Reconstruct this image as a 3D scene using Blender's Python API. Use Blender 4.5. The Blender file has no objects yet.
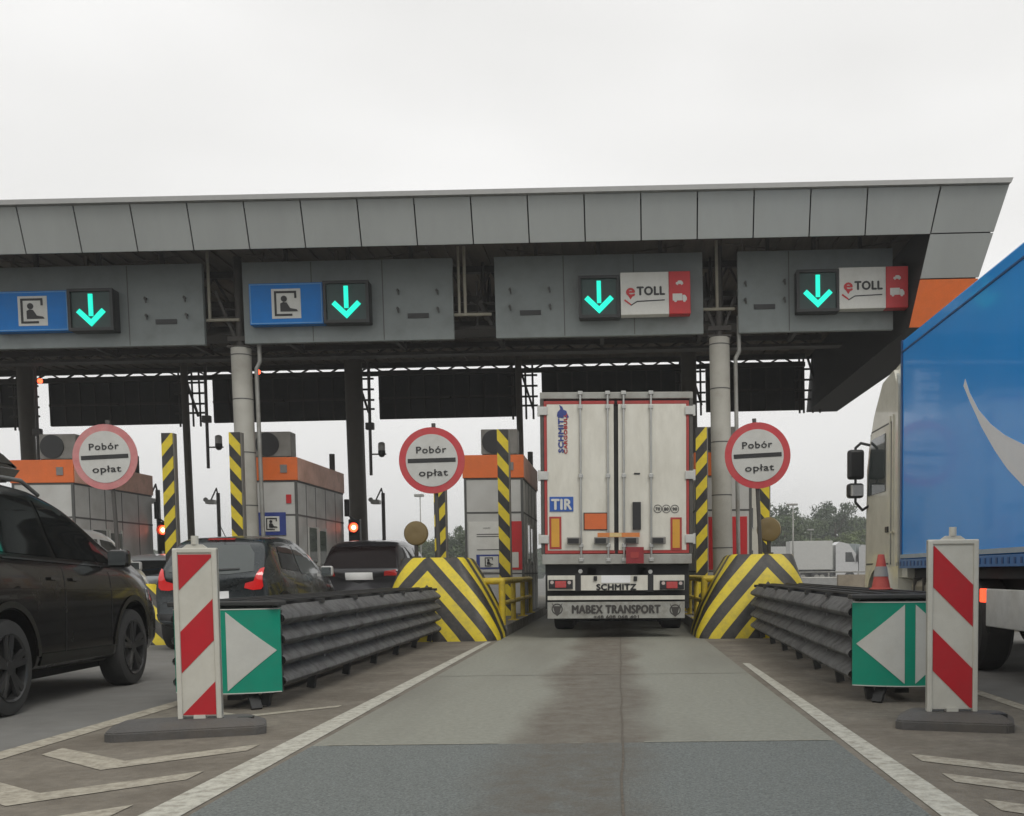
import bpy, bmesh, math, random
from mathutils import Vector, Matrix, Euler
from mathutils.bvhtree import BVHTree
random.seed(7)
S = bpy.context.scene
COL = S.collection
R = math.radians
# ------------------------------------------------------------------ camera
H = 1.1; F = 1050.0; PX, PY = 620.0, 636.0; PITCH = -0.06; ROLL = 0.011
cd = bpy.data.cameras.new('camera'); cam = bpy.data.objects.new('camera', cd); COL.objects.link(cam)
cd.sensor_width = 36; cd.sensor_fit = 'HORIZONTAL'; cd.lens = 36*F/1024
cd.shift_x = (512-PX)/1024; cd.shift_y = (PY-408)/1024
cd.clip_start = 0.05; cd.clip_end = 3000
CR = Matrix.Rotation(math.pi/2+PITCH, 3, 'X') @ Matrix.Rotation(-ROLL, 3, 'Z')
cam.matrix_world = Matrix.Translation((0, 0, H)) @ CR.to_4x4()
S.camera = cam
# ------------------------------------------------------------------ sky, sun, exposure
w = bpy.data.worlds.new('World'); S.world = w; w.use_nodes = True
nt = w.node_tree; nd = nt.nodes; lk = nt.links
bg = nd['Background']
sky = nd.new('ShaderNodeTexSky'); sky.sky_type = 'NISHITA'; sky.sun_disc = False
sky.sun_elevation = R(50); sky.sun_rotation = R(150); sky.dust_density = 6
hs = nd.new('ShaderNodeHueSaturation'); hs.inputs['Saturation'].default_value = 0.15
lk.new(sky.outputs[0], hs.inputs['Color'])
tc = nd.new('ShaderNodeTexCoord'); mp = nd.new('ShaderNodeMapping'); mp.inputs['Scale'].default_value = (1, 1, 2.6)
nz = nd.new('ShaderNodeTexNoise'); nz.inputs['Scale'].default_value = 1.7; nz.inputs['Detail'].default_value = 3
cr = nd.new('ShaderNodeValToRGB')
cr.color_ramp.elements[0].position = 0.3; cr.color_ramp.elements[0].color = (7.2, 7.15, 7.0, 1)
cr.color_ramp.elements[1].position = 0.75; cr.color_ramp.elements[1].color = (9.3, 9.25, 9.15, 1)
lk.new(tc.outputs['Generated'], mp.inputs[0]); lk.new(mp.outputs[0], nz.inputs['Vector']); lk.new(nz.outputs[0], cr.inputs[0])
mx = nd.new('ShaderNodeMix'); mx.data_type = 'RGBA'; mx.inputs[0].default_value = 0.93
lk.new(hs.outputs[0], mx.inputs[6]); lk.new(cr.outputs[0], mx.inputs[7]); lk.new(mx.outputs[2], bg.inputs['Color'])
bg.inputs['Strength'].default_value = 0.106
sd = bpy.data.lights.new('sun', 'SUN'); sd.energy = 1.1; sd.angle = R(25); sd.color = (1, .97, .92)
so = bpy.data.objects.new('sun', sd); COL.objects.link(so); so.rotation_euler = (R(40), 0, R(30))
S.view_settings.view_transform = 'Standard'; S.view_settings.look = 'None'
S.view_settings.exposure = 0.13; S.view_settings.gamma = 1; S.view_settings.use_curve_mapping = False
S.render.engine = 'CYCLES'
try:
    S.cycles.max_bounces = 6; S.cycles.diffuse_bounces = 3; S.cycles.glossy_bounces = 3
    S.cycles.volume_bounces = 0; S.cycles.use_denoising = True
except Exception: pass

# ------------------------------------------------------------------ helpers
def at(px, py, Y):
    """world point seen at a photo pixel, on the plane at distance Y"""
    d = CR @ Vector(((px-PX)/F, -(py-PY)/F, -1))
    return Vector((0, 0, H)) + d*(Y/d.y)
def ax(px, Y, py=573): return at(px, py, Y).x
def az(py, Y, px=620): return at(px, py, Y).z
def ground(px, py):
    d = CR @ Vector(((px-PX)/F, -(py-PY)/F, -1)); return Vector((0, 0, H)) + d*(-H/d.z)

def tag(o, label=None, cat=None, group=None, kind=None):
    if label: o['label'] = label
    if cat: o['category'] = cat
    if group: o['group'] = group
    if kind: o['kind'] = kind
    return o
def empty(name, loc=(0, 0, 0), rz=0, ry=0):
    o = bpy.data.objects.new(name, None); COL.objects.link(o); o.location = loc; o.rotation_euler = (0, ry, rz)
    o.empty_display_size = .1
    return o
def kids(o): return [c for c in bpy.data.objects if c.parent == o]
def copy_tree(o, loc=None, rz=None, label=None, parent=None, KM={}):
    c = o.copy(); COL.objects.link(c); c.parent = parent
    for ch in kids(o): copy_tree(ch, parent=c)
    if loc is not None: c.location = loc
    if rz is not None: c.rotation_euler.z = rz
    if label: c['label'] = label
    return c

MATS = {}
def M(name, col, rough=.6, metal=0, var=.12, scale=6, bump=0, bscale=40, dirt=None, damt=.35, dscale=2.2, emit=None, es=1, coat=0, spec=.5, stretch=None):
    if name in MATS: return MATS[name]
    m = bpy.data.materials.new(name); m.use_nodes = True; n = m.node_tree.nodes; l = m.node_tree.links
    b = n['Principled BSDF']
    b.inputs['Roughness'].default_value = rough; b.inputs['Metallic'].default_value = metal
    b.inputs['Specular IOR Level'].default_value = spec
    if coat: b.inputs['Coat Weight'].default_value = coat; b.inputs['Coat Roughness'].default_value = .05
    t = n.new('ShaderNodeTexCoord'); vec = t.outputs['Object']
    if stretch:
        mm = n.new('ShaderNodeMapping'); mm.inputs['Scale'].default_value = stretch; l.new(vec, mm.inputs[0]); vec = mm.outputs[0]
    no = n.new('ShaderNodeTexNoise'); no.inputs['Scale'].default_value = scale; no.inputs['Detail'].default_value = 6; no.inputs['Roughness'].default_value = .65
    l.new(vec, no.inputs['Vector'])
    r = n.new('ShaderNodeValToRGB'); r.color_ramp.elements[0].position = .3; r.color_ramp.elements[1].position = .7
    c0 = [max(0, c*(1-var)) for c in col[:3]]+[1]; c1 = [min(1, c*(1+var)) for c in col[:3]]+[1]
    r.color_ramp.elements[0].color = c0; r.color_ramp.elements[1].color = c1
    l.new(no.outputs[0], r.inputs[0]); out = r.outputs[0]
    if dirt:
        n2 = n.new('ShaderNodeTexNoise'); n2.inputs['Scale'].default_value = dscale; n2.inputs['Detail'].default_value = 8; n2.inputs['Roughness'].default_value = .7
        l.new(vec, n2.inputs['Vector'])
        r2 = n.new('ShaderNodeValToRGB'); r2.color_ramp.elements[0].position = .42; r2.color_ramp.elements[1].position = .72
        r2.color_ramp.elements[0].color = (0, 0, 0, 1); r2.color_ramp.elements[1].color = (damt, damt, damt, 1)
        l.new(n2.outputs[0], r2.inputs[0])
        mi = n.new('ShaderNodeMix'); mi.data_type = 'RGBA'; l.new(r2.outputs[0], mi.inputs[0]); l.new(out, mi.inputs[6]); mi.inputs[7].default_value = (*dirt, 1)
        out = mi.outputs[2]
        rr = n.new('ShaderNodeMath'); rr.operation = 'MULTIPLY_ADD'; l.new(r2.outputs[0], rr.inputs[0]); rr.inputs[1].default_value = .5; rr.inputs[2].default_value = rough
        rr.use_clamp = True; l.new(rr.outputs[0], b.inputs['Roughness'])
    l.new(out, b.inputs['Base Color'])
    if bump:
        n3 = n.new('ShaderNodeTexNoise'); n3.inputs['Scale'].default_value = bscale; n3.inputs['Detail'].default_value = 4
        l.new(t.outputs['Object'], n3.inputs['Vector'])
        bu = n.new('ShaderNodeBump'); bu.inputs['Strength'].default_value = bump; bu.inputs['Distance'].default_value = .02
        l.new(n3.outputs[0], bu.inputs['Height']); l.new(bu.outputs[0], b.inputs['Normal'])
    if emit:
        b.inputs['Emission Color'].default_value = (*emit, 1); b.inputs['Emission Strength'].default_value = es
    m['bsdf'] = 1
    MATS[name] = m
    return m

def stripes(name, c1, c2, expr, period, duty=.5, rough=.5, phase=0, jitter=0, dirt=.25):
    """two-colour painted bands; expr = (kx,ky,kz, use_abs_x) of object coordinates"""
    m = M(name, c1, rough); n = m.node_tree.nodes; l = m.node_tree.links; b = n['Principled BSDF']
    t = n.new('ShaderNodeTexCoord'); sx = n.new('ShaderNodeSeparateXYZ'); l.new(t.outputs['Object'], sx.inputs[0])
    def mul(s, k):
        q = n.new('ShaderNodeMath'); q.operation = 'MULTIPLY'; l.new(s, q.inputs[0]); q.inputs[1].default_value = k; return q.outputs[0]
    def add(a, c):
        q = n.new('ShaderNodeMath'); q.operation = 'ADD'; l.new(a, q.inputs[0]); l.new(c, q.inputs[1]); return q.outputs[0]
    xs = sx.outputs[0]
    if expr[3]:
        q = n.new('ShaderNodeMath'); q.operation = 'ABSOLUTE'; l.new(xs, q.inputs[0]); xs = q.outputs[0]
    v = add(add(mul(xs, expr[0]), mul(sx.outputs[1], expr[1])), mul(sx.outputs[2], expr[2]))
    if jitter:
        nj = n.new('ShaderNodeTexNoise'); nj.inputs['Scale'].default_value = 25; l.new(t.outputs['Object'], nj.inputs['Vector']); v = add(v, mul(nj.outputs[0], jitter))
    q = n.new('ShaderNodeMath'); q.operation = 'ADD'; l.new(v, q.inputs[0]); q.inputs[1].default_value = phase+50*period
    q2 = n.new('ShaderNodeMath'); q2.operation = 'MODULO'; l.new(q.outputs[0], q2.inputs[0]); q2.inputs[1].default_value = period
    q3 = n.new('ShaderNodeMath'); q3.operation = 'GREATER_THAN'; l.new(q2.outputs[0], q3.inputs[0]); q3.inputs[1].default_value = period*duty
    no = n.new('ShaderNodeTexNoise'); no.inputs['Scale'].default_value = 7; no.inputs['Detail'].default_value = 8; no.inputs['Roughness'].default_value = .75; l.new(t.outputs['Object'], no.inputs['Vector'])
    rp = n.new('ShaderNodeValToRGB'); rp.color_ramp.elements[0].position = .45; rp.color_ramp.elements[1].position = .75
    rp.color_ramp.elements[0].color = (0, 0, 0, 1); rp.color_ramp.elements[1].color = (dirt, dirt, dirt, 1); l.new(no.outputs[0], rp.inputs[0])
    a = n.new('ShaderNodeMix'); a.data_type = 'RGBA'; l.new(q3.outputs[0], a.inputs[0]); a.inputs[6].default_value = (*c1, 1); a.inputs[7].default_value = (*c2, 1)
    d = n.new('ShaderNodeMix'); d.data_type = 'RGBA'; l.new(rp.outputs[0], d.inputs[0]); l.new(a.outputs[2], d.inputs[6]); d.inputs[7].default_value = (.12, .1, .075, 1)
    l.new(d.outputs[2], b.inputs['Base Color'])
    return m

def sharp(bm, a=.7):
    for e in bm.edges:
        if len(e.link_faces) == 2 and e.calc_face_angle(0) > a: e.smooth = False
class MB:
    def __init__(s): s.bm = bmesh.new(); s.mi = 0
    def _t(s, geom, mat): bmesh.ops.transform(s.bm, matrix=mat, verts=geom)
    def box(s, x0, x1, y0, y1, z0, z1, bev=0, rot=None):
        r = bmesh.ops.create_cube(s.bm, size=1); v = r['verts']
        s._t(v, Matrix.Translation(((x0+x1)/2, (y0+y1)/2, (z0+z1)/2)) @ (rot.to_4x4() if rot else Matrix.Identity(4)) @ Matrix.Diagonal((abs(x1-x0), abs(y1-y0), abs(z1-z0), 1)))
        fs = set(f for q in v for f in q.link_faces)
        for f in fs: f.material_index = s.mi
        if bev:
            es = list(set(e for q in v for e in q.link_edges))
            rb = bmesh.ops.bevel(s.bm, geom=es, offset=bev, segments=2, affect='EDGES', profile=.5)
            for f in rb['faces']: f.material_index = s.mi
        return s
    def cyl(s, p, q, r, r2=None, n=16, cap=True):
        p = Vector(p); q = Vector(q); d = q-p
        rr = bmesh.ops.create_cone(s.bm, cap_ends=cap, segments=n, radius1=r, radius2=r if r2 is None else r2, depth=d.length)
        rot = d.to_track_quat('Z', 'Y').to_matrix().to_4x4()
        s._t(rr['verts'], Matrix.Translation((p+q)/2) @ rot)
        for f in set(f for v in rr['verts'] for f in v.link_faces):
            f.material_index = s.mi
            if len(f.verts) == 4: f.smooth = True
        return s
    def path(s, pts, r, n=8):
        for a, b in zip(pts[:-1], pts[1:]): s.cyl(a, b, r, n=n)
        for a in pts[1:-1]: s.sph(a, r, 8)
        return s
    def bar(s, p, q, w=.05, h=.05):
        p = Vector(p); q = Vector(q); d = q-p
        r = bmesh.ops.create_cube(s.bm, size=1)
        rot = d.to_track_quat('Z', 'Y').to_matrix().to_4x4()
        s._t(r['verts'], Matrix.Translation((p+q)/2) @ rot @ Matrix.Diagonal((w, h, d.length, 1)))
        for f in set(f for v in r['verts'] for f in v.link_faces): f.material_index = s.mi
        return s
    def sph(s, c, r, n=12, sc=(1, 1, 1)):
        q = bmesh.ops.create_uvsphere(s.bm, u_segments=n, v_segments=max(6, n//2), radius=r)
        s._t(q['verts'], Matrix.Translation(c) @ Matrix.Diagonal((*sc, 1)))
        for f in set(f for v in q['verts'] for f in v.link_faces): f.smooth = True; f.material_index = s.mi
        return s
    def prism(s, pts, a, b, axis='Y', smooth=False):
        """2D polygon extruded along axis. Y: pts=(x,z); X: pts=(y,z); Z: pts=(x,y)"""
        def P(u, v, t):
            return {'Y': (u, t, v), 'X': (t, u, v), 'Z': (u, v, t)}[axis]
        A = [s.bm.verts.new(P(u, v, a)) for u, v in pts]; B = [s.bm.verts.new(P(u, v, b)) for u, v in pts]
        fs = [s.bm.faces.new(A), s.bm.faces.new(B[::-1])]
        k = len(pts)
        for i in range(k):
            f = s.bm.faces.new((A[i], B[i], B[(i+1) % k], A[(i+1) % k])); f.smooth = smooth; fs.append(f)
        for f in fs: f.material_index = s.mi
        bmesh.ops.recalc_face_normals(s.bm, faces=fs)
        return s
    def quad(s, *pts):
        f = s.bm.faces.new([s.bm.verts.new(p) for p in pts]); f.material_index = s.mi; return s
    def lathe(s, prof, c=(0, 0, 0), axis='Z', n=28, loop=False):
        """prof: (r, h)"""
        rings = []
        for r, h in prof:
            ring = []
            for i in range(n):
                a = 2*math.pi*i/n; u, v = r*math.cos(a), r*math.sin(a)
                p = {'Z': (u, v, h), 'X': (h, u, v), 'Y': (u, h, v)}[axis]
                ring.append(s.bm.verts.new(Vector(p)+Vector(c)))
            rings.append(ring)
        fs = []
        for A, B in zip(rings[:-1], rings[1:]):
            for i in range(n):
                f = s.bm.faces.new((A[i], A[(i+1) % n], B[(i+1) % n], B[i])); f.smooth = True; f.material_index = s.mi; fs.append(f)
        if loop:
            A, B = rings[-1], rings[0]
            for i in range(n): f = s.bm.faces.new((A[i], A[(i+1) % n], B[(i+1) % n], B[i])); f.material_index = s.mi; fs.append(f)
        for ring in (() if loop else (rings[0], rings[-1])):
            f = s.bm.faces.new(ring); f.material_index = s.mi; fs.append(f)
        bmesh.ops.recalc_face_normals(s.bm, faces=fs)
        return s
    def build(s, name, mats, parent=None, loc=None):
        sharp(s.bm)
        me = bpy.data.meshes.new(name); s.bm.to_mesh(me); s.bm.free()
        for m in (mats if isinstance(mats, (list, tuple)) else [mats]): me.materials.append(m)
        o = bpy.data.objects.new(name, me); COL.objects.link(o)
        if parent: o.parent = parent
        if loc is not None: o.location = loc
        return o

FC = {}
def text(name, s, mat, parent, c, h, width=None, ext=.002, rot=None, bold=0, shear=0, fat=0):
    """lettering standing in the XZ plane facing -Y; c = centre, h = capital height, width = total width"""
    cu = bpy.data.curves.new(name, 'FONT'); cu.body = s; cu.size = 1; cu.extrude = 0; cu.offset = 0; cu.shear = shear
    cu.resolution_u = 3; cu.space_character = 1.08
    t = bpy.data.objects.new(name, cu); COL.objects.link(t)
    dg = bpy.context.evaluated_depsgraph_get()
    me = bpy.data.meshes.new_from_object(t.evaluated_get(dg)); bpy.data.objects.remove(t)
    xs = [v.co.x for v in me.vertices]; ys = [v.co.y for v in me.vertices]
    if not xs: return None
    sy = h/.73; sx = sy if not width else width/(max(xs)-min(xs)); mxx = (max(xs)+min(xs))/2
    for v in me.vertices:
        x, y = (v.co.x-mxx)*sx, (v.co.y-.36)*sy
        if rot: x, y = x*math.cos(rot)-y*math.sin(rot), x*math.sin(rot)+y*math.cos(rot)
        v.co = Vector((c[0]+x, c[1], c[2]+y))
    bm = bmesh.new(); bm.from_mesh(me)
    g = bmesh.ops.extrude_face_region(bm, geom=bm.faces[:])
    for e in g['geom']:
        if isinstance(e, bmesh.types.BMVert): e.co.y += ext
    for f in bm.faces: f.smooth = False
    bm.to_mesh(me); bm.free()
    f_ = bold*h*1.1
    if f_ > 0:      # strokes thickened by offset layers, each at its own depth
        bm = bmesh.new(); bm.from_mesh(me); src = bm.faces[:]
        for k, (dx, dz) in enumerate(((f_, 0), (-f_, 0), (0, f_*.8), (0, -f_*.8))):
            g = bmesh.ops.duplicate(bm, geom=src)
            for e in g['geom']:
                if isinstance(e, bmesh.types.BMVert): e.co += Vector((dx, -.0012*(k+1), dz))
        bm.to_mesh(me); bm.free()
    me.materials.clear(); me.materials.append(mat)
    o = bpy.data.objects.new(name, me); COL.objects.link(o); o.parent = parent
    return o

def evalmesh(o):
    dg = bpy.context.evaluated_depsgraph_get(); me = bpy.data.meshes.new_from_object(o.evaluated_get(dg)); return me

# ------------------------------------------------------------------ materials
ASPH = M('asphalt', (.085, .088, .088), .85, var=.3, scale=90, bump=.5, bscale=160, dirt=(.12, .105, .085), damt=.5, dscale=.8)
FARASPH = M('far_asphalt', (.15, .148, .138), .85, var=.12, scale=3, bump=.2, bscale=60, dirt=(.1, .09, .075), damt=.4, dscale=.5)
PAINT = M('road_paint', (.46, .45, .385), .7, var=.12, scale=60, dirt=(.16, .14, .11), damt=.8, dscale=14, bump=.2, bscale=120)
PAINTW = M('road_paint_worn', (.37, .34, .27), .7, var=.15, scale=30, dirt=(.13, .11, .085), damt=.8, dscale=12, bump=.2, bscale=120)
DIRTM = M('dirty_pavement', (.175, .155, .123), .85, var=.2, scale=12, dirt=(.085, .07, .052), damt=.8, dscale=1.2, bump=.4, bscale=90)
KERB = M('kerb_concrete', (.22, .21, .18), .85, var=.15, scale=10, dirt=(.09, .075, .055), damt=.8, dscale=3, bump=.3)
FASC = M('fascia_aluminium', (.325, .34, .328), .45, metal=.1, var=.05, scale=.5, dirt=(.25, .26, .25), damt=.3, dscale=1.1, stretch=(1.6, 1, .35))
COPE = M('coping_aluminium', (.3, .3, .29), .4, metal=.3, var=.06)
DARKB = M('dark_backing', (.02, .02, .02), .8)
ORANGE = M('orange_panel', (.72, .15, .025), .45, var=.06, dirt=(.4, .12, .05), damt=.3)
ORANGEF = M('faded_orange_panel', (.72, .4, .29), .5, var=.08, dirt=(.3, .2, .15), damt=.4)
SOFF = M('brown_soffit', (.12, .096, .072), .7, var=.25, scale=2, stretch=(3, .3, 1))
STEEL = M('dark_steel', (.045, .04, .034), .6, metal=.2, var=.2)
GALV = M('galvanised_steel', (.3, .3, .28), .5, metal=.4, var=.15, dirt=(.15, .12, .08), damt=.5)
BOARD = M('grey_board', (.21, .235, .23), .5, metal=.1, var=.07, scale=1.5, dirt=(.09, .09, .085), damt=.4, dscale=1.5)
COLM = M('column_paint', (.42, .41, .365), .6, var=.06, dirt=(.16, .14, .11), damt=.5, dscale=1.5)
BLACK = M('black_plastic', (.015, .015, .015), .45)
BLUE = M('sign_blue', (.003, .18, .56), .45, spec=.25, var=.05, dirt=(.05, .15, .35), damt=.3)
WHITE = M('sign_white', (.62, .62, .58), .4, var=.04, dirt=(.4, .38, .33), damt=.35)
RED = M('sign_red', (.52, .015, .02), .4, var=.06, dirt=(.25, .06, .05), damt=.3)
ARROW = M('green_led', (.02, .3, .25), .4, emit=(.0, .84, .6), es=1.0)
DGREEN = M('signal_face', (.03, .045, .043), .5, emit=(.0, .05, .04), es=.08)
YEL = M('yellow_paint', (.62, .46, .02), .45, var=.1, dirt=(.2, .15, .06), damt=.6, dscale=5)
RUST = M('rust', (.13, .06, .03), .8)
RUBBER = M('rubber', (.03, .03, .029), .8, var=.2, bump=.15)
BASE = M('recycled_rubber_base', (.075, .072, .068), .75, var=.15, dirt=(.12, .1, .08), damt=.6, bump=.3)
BOOTH = M('booth_panel', (.5, .5, .475), .45, var=.05, dirt=(.22, .2, .17), damt=.45, dscale=1.5)
SEAM = M('seam', (.08, .08, .075), .6)
RAILM = M('guardrail_steel', (.27, .27, .268), .5, metal=.1, var=.15, scale=3, dirt=(.06, .05, .04), damt=.6, dscale=5)
RAILD = M('dark_guard_steel', (.035, .035, .034), .6, metal=.3, var=.2)
REDLIT = M('red_lamp_lit', (.5, .02, .01), .4, emit=(1, .06, .02), es=6)
REDGL = M('red_lamp_core', (.6, .2, .1), .4, emit=(1, .35, .2), es=8)
TAIL = M('tail_lamp', (.3, .008, .008), .15, emit=(1, .04, .02), es=.06, coat=1)
TAILON = M('tail_lamp_on', (.5, .01, .01), .15, emit=(1, .03, .03), es=.15, coat=1)
GLASS = M('tinted_glass', (.008, .009, .009), .04, var=.05, spec=.8)
GLASS2 = M('clear_glass', (.06, .07, .068), .04, var=.05, spec=.8)
TRW = M('trailer_white', (.66, .64, .56), .35, var=.03, dirt=(.36, .33, .26), damt=.4, dscale=1.6, stretch=(2, 2, .6))
TRG = M('trailer_grey', (.34, .34, .31), .45, var=.06, dirt=(.17, .15, .12), damt=.6)
REDT = M('red_tape', (.38, .035, .03), .4, var=.1, dirt=(.2, .06, .05), damt=.5)
CHROME = M('zinc_rod', (.42, .42, .4), .35, metal=.7, var=.1)
AMBER = M('amber_marker', (.6, .3, .03), .3, var=.05)
NAVY = M('navy', (.03, .05, .22), .4)
INK = M('ink', (.018, .018, .018), .5)
SKYB = M('trailer_blue', (.015, .3, .8), .2, var=.03, scale=1, coat=.25, dirt=(.05, .26, .6), damt=.15, dscale=.9)
CREAM = M('cab_cream', (.62, .6, .5), .28, var=.03, coat=.4, dirt=(.3, .28, .22), damt=.35)
CHEV = (.64, .5, .015)

# ================================================================== SETTING
def sheet(name, x0, x1, y0, y1, z, mat, kind='structure', nx=1):
    b = MB(); b.quad((x0, y0, z), (x1, y0, z), (x1, y1, z), (x0, y1, z)); o = b.build(name, mat); tag(o, kind=kind); return o
b = MB(); b.quad((-600, -40, 0), (600, -40, 0), (600, 900, 0), (-600, 900, 0))
tag(b.build('ground', FARASPH), kind='structure')
def lane_mat():
    m = M('lane_concrete', (.222, .222, .184), .8, var=.16, scale=22, bump=.25, bscale=90); n = m.node_tree.nodes; l = m.node_tree.links; b = n['Principled BSDF']
    src = b.inputs['Base Color'].links[0].from_socket
    t = n.new('ShaderNodeTexCoord'); sx = n.new('ShaderNodeSeparateXYZ'); l.new(t.outputs['Object'], sx.inputs[0])
    # oil and dirt trail along the wheel-free middle of the lane
    no = n.new('ShaderNodeTexNoise'); no.inputs['Scale'].default_value = .6; no.inputs['Detail'].default_value = 5; l.new(t.outputs['Object'], no.inputs['Vector'])
    a = n.new('ShaderNodeMath'); a.operation = 'MULTIPLY_ADD'; l.new(no.outputs[0], a.inputs[0]); a.inputs[1].default_value = .7; l.new(sx.outputs[0], a.inputs[2])
    c = n.new('ShaderNodeMath'); c.operation = 'SUBTRACT'; l.new(a.outputs[0], c.inputs[0]); c.inputs[1].default_value = .1
    d = n.new('ShaderNodeMath'); d.operation = 'ABSOLUTE'; l.new(c.outputs[0], d.inputs[0])
    mr = n.new('ShaderNodeMapRange'); mr.interpolation_type = 'SMOOTHSTEP'; l.new(d.outputs[0], mr.inputs[0]); mr.inputs[1].default_value = .6; mr.inputs[2].default_value = .28; mr.inputs[3].default_value = 0; mr.inputs[4].default_value = 1
    n2 = n.new('ShaderNodeTexNoise'); n2.inputs['Scale'].default_value = 5; n2.inputs['Detail'].default_value = 10; n2.inputs['Roughness'].default_value = .75; l.new(t.outputs['Object'], n2.inputs['Vector'])
    mr2 = n.new('ShaderNodeMapRange'); l.new(n2.outputs[0], mr2.inputs[0]); mr2.inputs[1].default_value = .35; mr2.inputs[2].default_value = .65; mr2.inputs[3].default_value = .45; mr2.inputs[4].default_value = 1
    e = n.new('ShaderNodeMath'); e.operation = 'MULTIPLY'; l.new(mr.outputs[0], e.inputs[0]); l.new(mr2.outputs[0], e.inputs[1])
    mi = n.new('ShaderNodeMix'); mi.data_type = 'RGBA'; l.new(e.outputs[0], mi.inputs[0]); l.new(src, mi.inputs[6]); mi.inputs[7].default_value = (.1, .08, .06, 1)
    # tyre-worn paler tracks and broad stains
    n4 = n.new('ShaderNodeTexNoise'); n4.inputs['Scale'].default_value = .5; n4.inputs['Detail'].default_value = 6
    mp = n.new('ShaderNodeMapping'); mp.inputs['Scale'].default_value = (2.2, .35, 1); l.new(t.outputs['Object'], mp.inputs[0]); l.new(mp.outputs[0], n4.inputs['Vector'])
    mr4 = n.new('ShaderNodeMapRange'); l.new(n4.outputs[0], mr4.inputs[0]); mr4.inputs[1].default_value = .45; mr4.inputs[2].default_value = .7; mr4.inputs[3].default_value = 0; mr4.inputs[4].default_value = .5
    mj = n.new('ShaderNodeMix'); mj.data_type = 'RGBA'; l.new(mr4.outputs[0], mj.inputs[0]); l.new(mi.outputs[2], mj.inputs[6]); mj.inputs[7].default_value = (.12, .112, .092, 1)
    l.new(mj.outputs[2], b.inputs['Base Color'])
    return m, (t, sx, e)
LANE, _ = lane_mat()
JY = 6.75
sheet('lane_concrete', -2.0, 1.38, JY-.01, 60, .004, LANE)
def near_mat():
    m = M('near_asphalt', (.15, .163, .153), .85, var=.5, scale=75, bump=.6, bscale=170)
    n = m.node_tree.nodes; l = m.node_tree.links; b = n['Principled BSDF']; src = b.inputs['Base Color'].links[0].from_socket
    t = n.new('ShaderNodeTexCoord'); sx = n.new('ShaderNodeSeparateXYZ'); l.new(t.outputs['Object'], sx.inputs[0])
    no = n.new('ShaderNodeTexNoise'); no.inputs['Scale'].default_value = .9; no.inputs['Detail'].default_value = 6; l.new(t.outputs['Object'], no.inputs['Vector'])
    a = n.new('ShaderNodeMath'); a.operation = 'MULTIPLY_ADD'; l.new(no.outputs[0], a.inputs[0]); a.inputs[1].default_value = .5; l.new(sx.outputs[0], a.inputs[2])
    c = n.new('ShaderNodeMath'); c.operation = 'ADD'; l.new(a.outputs[0], c.inputs[0]); c.inputs[1].default_value = .05
    d = n.new('ShaderNodeMath'); d.operation = 'ABSOLUTE'; l.new(c.outputs[0], d.inputs[0])
    mr = n.new('ShaderNodeMapRange'); mr.interpolation_type = 'SMOOTHSTEP'; l.new(d.outputs[0], mr.inputs[0]); mr.inputs[1].default_value = .62; mr.inputs[2].default_value = .2; mr.inputs[3].default_value = 0; mr.inputs[4].default_value = .95
    mi = n.new('ShaderNodeMix'); mi.data_type = 'RGBA'; l.new(mr.outputs[0], mi.inputs[0]); l.new(src, mi.inputs[6]); mi.inputs[7].default_value = (.115, .1, .078, 1)
    n9 = n.new('ShaderNodeTexNoise'); n9.inputs['Scale'].default_value = 6; n9.inputs['Detail'].default_value = 10; n9.inputs['Roughness'].default_value = .75; l.new(t.outputs['Object'], n9.inputs['Vector'])
    m9 = n.new('ShaderNodeMapRange'); l.new(n9.outputs[0], m9.inputs[0]); m9.inputs[1].default_value = .36; m9.inputs[2].default_value = .64; m9.inputs[3].default_value = .25; m9.inputs[4].default_value = 1
    q9 = n.new('ShaderNodeMath'); q9.operation = 'MULTIPLY'; l.new(mr.outputs[0], q9.inputs[0]); l.new(m9.outputs[0], q9.inputs[1]); l.new(q9.outputs[0], mi.inputs[0])
    l.new(mi.outputs[2], b.inputs['Base Color']); return m
sheet('lane_asphalt', -2.0, 1.38, -6, JY-.01, .004, near_mat())
# seams of the slabs
b = MB()
yy = -6
xa = .0
while yy < 40:
    xb = random.uniform(-.008, .008); wa = random.uniform(.008, .016)
    b.quad((xa, yy, .008), (xa+.013, yy, .008), (xb+.013, yy+.4, .008), (xb, yy+.4, .008)); xa = xb; yy += .4
for y in (11.3, 17.5):
    b.quad((-2, y, .007), (1.38, y, .007), (1.38, y+.018, .007), (-2, y+.018, .007))
tag(b.build('slab_joint', M('joint_tar', (.1, .085, .065), .8, var=.3, scale=20)), kind='structure')
b = MB()
for xa, xb in ((-1.9, -.8), (.15, 1.35)): b.quad((xa, JY-.015, .007), (xb, JY-.015, .007), (xb, JY+.015, .007), (xa, JY+.015, .007))
tag(b.build('slab_edge', M('slab_edge_pale', (.24, .235, .19), .8, var=.3, scale=20)), kind='structure')
# hatched areas
for nm, x0, x1 in (('pavement_left', -3.95, -2.0), ('pavement_right', 1.38, 3.25)):
    sheet(nm, x0, x1, -6, 40, .004, DIRTM)
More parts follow.
